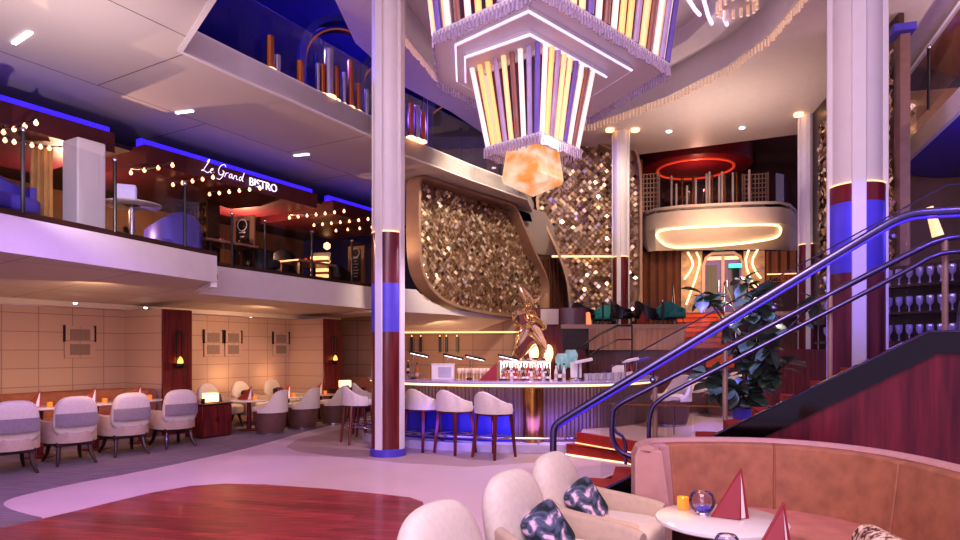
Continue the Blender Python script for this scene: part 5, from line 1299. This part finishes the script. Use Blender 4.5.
b = MB(); b.box((0,.2,.45),(1.8,.16,.9)); b.obj('backrest', M['velvet2'], t, bevel=.04); b = MB(); b.box((0,-.12,.33),(1.8,.55,.2)); b.obj('seat', M['velvet2'], t, bevel=.04); b = MB(); b.box((0,-.1,.11),(1.7,.45,.22)); b.obj('plinth', M['darkwood'], t)
# sconces on the wooden pillars
for tt_, s_, lab in ((2.385,1.245,'looped dark wall sconce with glowing cup on the nearer wooden pillar'),(6.655,1.195,'looped dark wall sconce with glowing cup on the farther wooden pillar')):
    c = wl(tt_,s_,1.2); t = thing('wall_sconce', lab, 'wall lamp', c, WL[1], 'pillar sconces')
    b = MB(); pts = [(-.055,-.03,.16),(-.055,-.03,.7)]+[(-.055*math.cos(PI*k/8),-.03,.7+.055*math.sin(PI*k/8)) for k in range(9)]+[(.055,-.03,.7),(.055,-.03,.16)]
    b.tube(pts, .012, 6); b.obj('loop', M['black'], t)
    b = MB(); b.lathe([(.02,.0),(.08,.04),(.085,.1),(.06,.1)], 16, (0,-.07,.05)); b.obj('cup', M['black'], t)
    b = MB(); b.lathe([(.05,.1),(.045,.16),(.01,.22)], 12, (0,-.07,.05)); b.obj('flame_light', M['candle'], t)
# perforated wall panels
for t0_, t1_, lab in ((.98,1.51,'pair of perforated square panels on the wall above the banquette'),(3.86,4.33,'perforated square panels on the middle wall, left pair'),(4.4,4.85,'perforated square panels on the middle wall, centre pair'),(5.8,6.3,'perforated square panels beside the second wooden pillar')):
    c = wl((t0_+t1_)/2, .02, 1.45); t = thing('wall_grille', lab, 'wall grille', c, WL[1], 'perforated wall panels'); w_ = t1_-t0_
    b = MB(); b.box((0,0,.29),(w_,.03,.58)); b.obj('panel', M['wallpanel'], t, smooth=False)
    for z in (.16,.43): b = MB(); b.box((0,-.018,z),(w_*.66,.012,.2)); b.obj('grille', M['grille'], t, smooth=False)
    for s in (-1,1): b = MB(); b.box((s*w_*.51,-.01,.45),(.025,.04,.3)); b.obj('dark_clip', M['black'], t, smooth=False)
# little ceiling fittings along the cove
for k, (px, py) in enumerate(((73,304),(143,308.5),(248,318),(286,321))):
    p = Zp(px,py-1.5,2.40); b = MB(); b.lathe([(.012,0),(.03,.01),(.03,.03)],10,(p.x+.1,p.y-.1,2.36)); tag(b.obj('cove_spotlight', M['coolline']), 'tiny cove spotlight, %s from the left over the dining wall' % ['first','second','third','fourth'][k], 'ceiling light', 'cove spotlights')
# barrel chairs on the raised platform
for (px, Y, rz, lab) in ((671,10.75,200,'brown barrel chair on the platform beside the red steps'),(697,12.8,210,'pale barrel chair deep on the platform, left of the plant'),(723,12.1,190,'pale barrel chair on the platform close behind the plant')):
    dup(b0, ((px-CX)*Y/F, Y, .342), math.radians(rz), lab, 'barrel chairs on the platform')
# ================================================================ FOREGROUND LOUNGE
def tub_chair(loc, rz, label):
    t = thing('tub_armchair', label, 'armchair', loc, rz, 'foreground armchairs'); t.scale = (1.04,.93,.975)
    Rt = Matrix.Rotation(math.radians(-13), 3, 'Y')
    b = MB(); b.pad((-.27,0,.60),(.095,.345,.295),.72,.78,36,22, Rt, egg=.10); b.obj('backrest', M['ivory'], t)
    path = [(.38,.345),(.30,.365),(.1,.385)]+[(.34*math.cos(a)-.02, .385*math.sin(a)) for a in [math.radians(96+k*12) for k in range(15)]]+[(.1,-.385),(.30,-.365),(.38,-.345)]
    path = [tuple(p.xy) for p in smooth_path([Vector((x,y,0)) for x,y in path],1)]
    b = MB(); wallsweep(b, path, .16, lambda k: .53+.13*max(0,1-(abs(k-.5)*2)**1.5), .075); b.obj('arm_shell', M['ivory2'], t)
    b = MB(); b.pad((.09,0,.35),(.33,.315,.115),.35,.4,36,14); b.obj('seat', M['ivory'], t)
    b = MB(); b.box((.03,0,.15),(.62,.6,.05)); b.obj('seat_frame', M['darkwood'], t, bevel=.01)
    for x, y in ((.28,.27),(.28,-.27),(-.26,.27),(-.26,-.27)):
        b = MB(); b.tube([(x,y,.15),(x*1.15,y*1.12,0)], [.026,.016], 8); b.obj('leg', M['darkwood'], t)
    return t
tc = [((.80,4.42,.0),-30,'white tub armchair farthest from the camera, nearest the red steps'),((.46,3.72,.0),-32,'middle white tub armchair of the three in the foreground'),((.075,2.86,.012),-30,'nearest white tub armchair cut off by the bottom of the view')]
ta = tub_chair(tc[0][0], math.radians(tc[0][1]), tc[0][2])
for loc, rz, lab in tc[1:]: dup(ta, loc, math.radians(rz), lab)
iris = fabric_print('violet iris print','#1c2a30','#56607a','#ecc8dc',8)
for (loc, rz, _), lab in list(zip(tc, ('violet floral cushion on the farthest white tub armchair','violet floral cushion on the middle white tub armchair')))[:2]:
    Rz = Matrix.Rotation(math.radians(rz),3,'Z'); c = Vector(loc)+Rz @ Vector((-.07,.0,.535)); Rz = Matrix.Rotation(math.radians(rz-20),3,'Z')
    b = MB(); b.pad(c, (.075,.15,.15), .32,.9,28,18, Rz @ Matrix.Rotation(math.radians(-24),3,'Y') @ Matrix.Rotation(math.radians(24),3,'X')); tag(b.obj('cushion', iris), lab, 'cushion', 'floral cushions')
# curved sofa
SK = 1.06; sp = [(1.10,4.42),(1.11,4.62),(1.2,4.80),(1.44,4.88),(1.8,4.9),(2.17,4.84),(2.5,4.62),(2.72,4.28),(2.80,3.85),(2.78,3.3),(2.6,2.5),(2.45,1.9)]; sp = [(x*SK,y*SK) for x,y in sp]
sp = [tuple(p.xy) for p in smooth_path([Vector((x,y,0)) for x,y in sp],2)]
def sub_path(a, b_): return sp[a:b_]
org = Vector((1.9,4.0,0)); so = thing('curved_sofa', 'large curved copper velvet sofa with pale pink rounded top edge', 'sofa', org)
inw = lambda d: offset(sp, d)          # towards the seat
N = len(sp)
cuts = [0, 12, int(N*.47), int(N*.68), N-1]
for i in range(4):
    a, e = cuts[i], cuts[i+1]+1
    seg = sp[a:e]
    rings = []
    inn = offset(sp, .17); inn2 = offset(sp, .24); out = offset(sp, -.03)
    for k in range(a, e):
        sh = .006 if k in (a, e-1) else 0
        rings.append([Vector((out[k][0],out[k][1],.06)), Vector((out[k][0],out[k][1],.82)), Vector((sp[k][0],sp[k][1],.89-sh)), Vector((inn[k][0],inn[k][1],.86-sh)), Vector((inn2[k][0],inn2[k][1],.36)), Vector((inn2[k][0],inn2[k][1],.06))])
    b = MB(org); b.loft(rings); b.obj('backrest', M['velvet'] if i else M['pinkfab'], so, bevel=.012)
tp = offset(sp, .06)
b = MB(org); b.loft([[Vector((p[0],p[1],0))+Vector(((inn[k][0]-out[k][0])*.56*math.cos(a_)*.5, (inn[k][1]-out[k][1])*.56*math.cos(a_)*.5, .875+.03*math.sin(a_))) for a_ in [2*PI*j/10 for j in range(10)]] for k, p in enumerate(tp)]); b.obj('top_roll', M['pinkfab'], so)
i0 = offset(sp,.22); i1 = offset(sp,.80)
k0, k1 = 11, N-1
b = MB(org); b.loft([[Vector((i0[k][0],i0[k][1],.30)),Vector((i0[k][0],i0[k][1],.39)),Vector((i0[k][0]*.1+i1[k][0]*.9,i0[k][1]*.1+i1[k][1]*.9,.40)),Vector((i1[k][0],i1[k][1],.37)),Vector((i1[k][0],i1[k][1],.30))] for k in range(k0,k1)]); b.obj('seat', mat('rose copper seat velvet','#b87a6a',.75,0,.12,8), so, bevel=.012)
i2 = offset(sp,.72)
b = MB(org); b.loft([[Vector((i0[k][0],i0[k][1],.02)),Vector((i0[k][0],i0[k][1],.30)),Vector((i2[k][0],i2[k][1],.30)),Vector((i2[k][0],i2[k][1],.02))] for k in range(k0,k1)]); b.obj('plinth', M['darkwood'], so)
ko = cuts[2]; b = MB(org); b.tube([Vector((inn[ko][0],inn[ko][1],.87)),Vector((inn2[ko][0],inn2[ko][1],.39))], .008, 5); b.obj('seam', M['velvet2'], so)
# tables in front of the sofa
t1_ = (1.43,3.80,.0); round_table(t1_, .60, .375, 'round white marble coffee table with candle and globe in front of the sofa', 'coffee_table', legm='bluepanel')
t2_ = (1.36,2.88,.0); round_table(t2_, .60, .36, 'second round coffee table at the bottom edge holding a red card', 'coffee_table', legm='bluepanel')
q = Zp(683,509,.602); dup(fc, (q.x,q.y,.602), 0, 'lit amber glass candle on the marble coffee table', 'coffee table candles')
def globe(px, py, z, r, label):
    q = Zp(px,py,z); t = thing('glass_globe', label, 'glass bowl', (q.x,q.y,z))
    b = MB(); b.lathe([(r*.35,.002)]+[(r*math.sin(a), r-r*math.cos(a)) for a in [.4+k*.14 for k in range(15)]], 28); b.obj('glass_bowl', glass('globe glass','#efe8fa',.9,.9), t)
    b = MB()
    for k in range(9): b.pad((r*.45*math.cos(k*2.4)*(k%3)/2, r*.45*math.sin(k*2.4)*(k%3)/2, r*.4), (.022,.022,.018), 1,1,8,6)
    b.obj('pebbles', M['bluepanel'], t)
globe(702,514,.602,.078,'clear glass globe with blue pebbles beside the candle')
globe(727,556,.602,.06,'small clear glass globe at the bottom edge of the view')
q = Zp(737,518.5,.602); m1 = menu((q.x,q.y,.604), math.radians(22), .29, .118, 'tall red triangular card standing on the marble coffee table', M['menu'], 'coffee table cards')
dup(m1, (1.37,2.92,.604), math.radians(30), 'red triangular card in front, cut off by the bottom edge')
leo = fabric_print('tan leaf print','#5a3a30','#c9a88c','#e8d6c4',22)
# rounded bolster against the right of the sofa
A = Zp(872,508,.60); B = Zp(925,545,.55); ax = (B-A).normalized()
d_ = Vector((ax.x,ax.y,0)).normalized(); Mx = Matrix((d_, Vector((-d_.y,d_.x,0)), Vector((0,0,1)))).transposed()
A.z = B.z = .54
b = MB(); L = .5; prof = [(.01,-.25),(.07,-.25),(.095,-.22),(.10,0),(.095,.22),(.07,.25),(.01,.25)]
c = Vector((2.24,3.52,.49)); rings = [[c + d_*z + Vector((-d_.y,d_.x,0))*(r*math.cos(2*PI*k/20)) + Vector((0,0,1))*(r*math.sin(2*PI*k/20)) for k in range(20)] for r, z in prof]
b.loft(rings); tag(b.obj('bolster', leo), 'tan leaf patterned bolster cushion lying on the right of the sofa', 'cushion')
# ================================================================ CAMERA, LIGHT
cam = bpy.data.cameras.new('camera'); co = bpy.data.objects.new('camera', cam); COL.objects.link(co)
co.location = (0,0,H); co.rotation_euler = (PI/2,0,0)
cam.sensor_width = 36; cam.lens = 24; cam.shift_y = (HY-270)/960.0; cam.clip_end = 200
bpy.context.scene.camera = co
w = bpy.data.worlds.new('world'); bpy.context.scene.world = w; w.use_nodes = True
bg = w.node_tree.nodes['Background']; bg.inputs['Color'].default_value = (.66,.46,.80,1); bg.inputs['Strength'].default_value = .58
sc = bpy.context.scene
sc.view_settings.view_transform = 'Standard'; sc.view_settings.exposure = 0.38
try: sc.view_settings.look = 'Medium High Contrast'
except Exception: pass
sc.cycles.use_denoising = True
sc.cycles.max_bounces = 6; sc.cycles.transparent_max_bounces = 16
sc.cycles.sample_clamp_indirect = 4.0
def light(kind, name, loc, e, col, size=.1, target=None, spot=None, sy=None):
    l = bpy.data.lights.new(name, kind); l.energy = e; l.color = col[:3]
    if kind == 'AREA':
        l.size = size
        if sy: l.shape = 'RECTANGLE'; l.size_y = sy
    elif kind in ('POINT','SPOT'): l.shadow_soft_size = size  # zero size leaves added lamps in the frame unseen
    if spot: l.spot_size = math.radians(spot); l.spot_blend = .6
    o = bpy.data.objects.new(name, l); COL.objects.link(o); o.location = loc
    if target is not None:
        o.rotation_euler = (Vector(target)-Vector(loc)).to_track_quat('-Z','Y').to_euler()
    return o
WARM = (1,.62,.36); PINK = (1,.60,.86); VIO = (.45,.25,1); BLUE = (.16,.1,1); SOFTW = (1,.80,.68)
light('AREA','void_fill',(0.0,1.0,6.2), 215, (1,.78,.92), 3.0, (0,8.0,0))
light('AREA','front_fill',(-1.5,-3.0,3.6), 190, (.92,.74,1), 4, (0,8,1.5))
light('SPOT','deck_ceiling_fill',(-4.6,6.6,3.5), 125, (1,.84,.82), 0, (-5.0,8.5,5.4), 150)  # unseen spot added to brighten the deck ceiling
light('SPOT','floor_pink',(.8,9.2,3.4), 160, (1,.72,.92), 0, (-.8,9.0,0), 120)
light('AREA','wall_warm_a',(-5.6,9.4,2.35), 20, WARM, .5, (-7.4,11.0,.9), sy=2)
light('AREA','wall_warm_b',(-4.4,13.6,2.3), 30, WARM, .5, (-6.0,14.2,.9), sy=2)
light('AREA','bar_warm',(-1.0,15.4,2.05), 40, WARM, .6, (-.6,17,1.0), sy=3)
light('AREA','stool_blue',(.15,9.78,.40), 12, BLUE, 3.4, (.15,10.4,.48), sy=.2)
light('POINT','candle_glow',(1.10,3.95,.80), 1.6, (1,.5,.2), 0)
light('SPOT','sofa_warm',(1.6,2.2,3.2), 22, (1,.55,.3), 0, (2.2,4.6,.6), 60)
light('AREA','mid_warm',(6.5,17.0,4.4), 60, WARM, 1.5, (6.7,19.8,3.2), sy=3)
light('SPOT','screen_light_a',(1.5,11.5,7.2), 1300, (1,.80,.60), .3, (-.3,15.2,4), 55)
light('SPOT','screen_light_b',(3.0,13.0,7.2), 500, (1,.80,.60), .3, (2.9,18.5,4), 60)
light('SPOT','screen_light_c',(4.5,11.8,7.2), 350, (1,.80,.60), .1, (7.8,13.0,4.5), 60)
light('SPOT','plant_blue',(2.0,7.4,4.6), 1500, (.24,.16,1), 0, (3.9,9.0,1.7), 40)
light('SPOT','plant_white',(2.4,7.0,4.8), 150, (.8,.85,1), 0, (3.8,9.0,1.6), 30)
light('SPOT','rail_blue',(4.5,2.5,5.0), 220, (.3,.18,1), .2, (3.2,6.3,1.5), 60)
light('SPOT','column_blue',(3.2,5.0,4.6), 300, BLUE, 0, (4.7,8.0,2.6), 30)
light('SPOT','column_violet',(-3.6,7.0,4.9), 220, VIO, 0, (-1.4,9.75,1.2), 34)
light('SPOT','carpet_violet',(-3.0,5.0,4.6), 420, VIO, .1, (-5.0,8.6,0), 60)
light('SPOT','platform_warm',(5.2,10.6,4.6), 420, (1,.74,.55), 0, (4.6,11.2,0), 110)
light('POINT','bistro_warm_a',(-6.8,10.6,4.0), 130, WARM, 0)
light('POINT','bistro_warm_b',(-5.2,14.0,4.0), 170, WARM, 0)
light('POINT','upper_blue_a',(-4.6,12.0,7.6), 330, BLUE, 0)
light('POINT','upper_blue_b',(-2.6,16.6,7.6), 260, BLUE, 0)
light('AREA','ceiling_back',(5.5,15.0,5.5), 38, (1,.78,.74), 2.5, (5.5,15.2,9))
light('POINT','right_blue',(8.6,9.0,3.6), 60, (.3,.2,1), 0)
light('POINT','upper_right',(9.4,9.5,6.9), 260, (1,.72,.55), 0)
light('POINT','balcony_warm',(7.0,20.6,6.9), 50, (1,.5,.35), 0)
light('SPOT','right_fascia_fill',(6.2,7.2,4.4), 110, (.95,.82,.9), 0, (8.4,12.2,5.7), 80)  # unseen spot added to brighten the upper right fascia
for k_, t_ in enumerate((-.7,.3,1.2,4.3,5.6)):
    light('POINT','dining_glow_%d' % k_, wl(t_, .95 if t_ < 2 else .35, 1.0), 3.5, (1,.6,.28), 0)
light('SPOT','dance_pink',(-1.5,3.0,4.8), 260, (1,.28,.62), .1, (-2.4,6.0,0), 60)
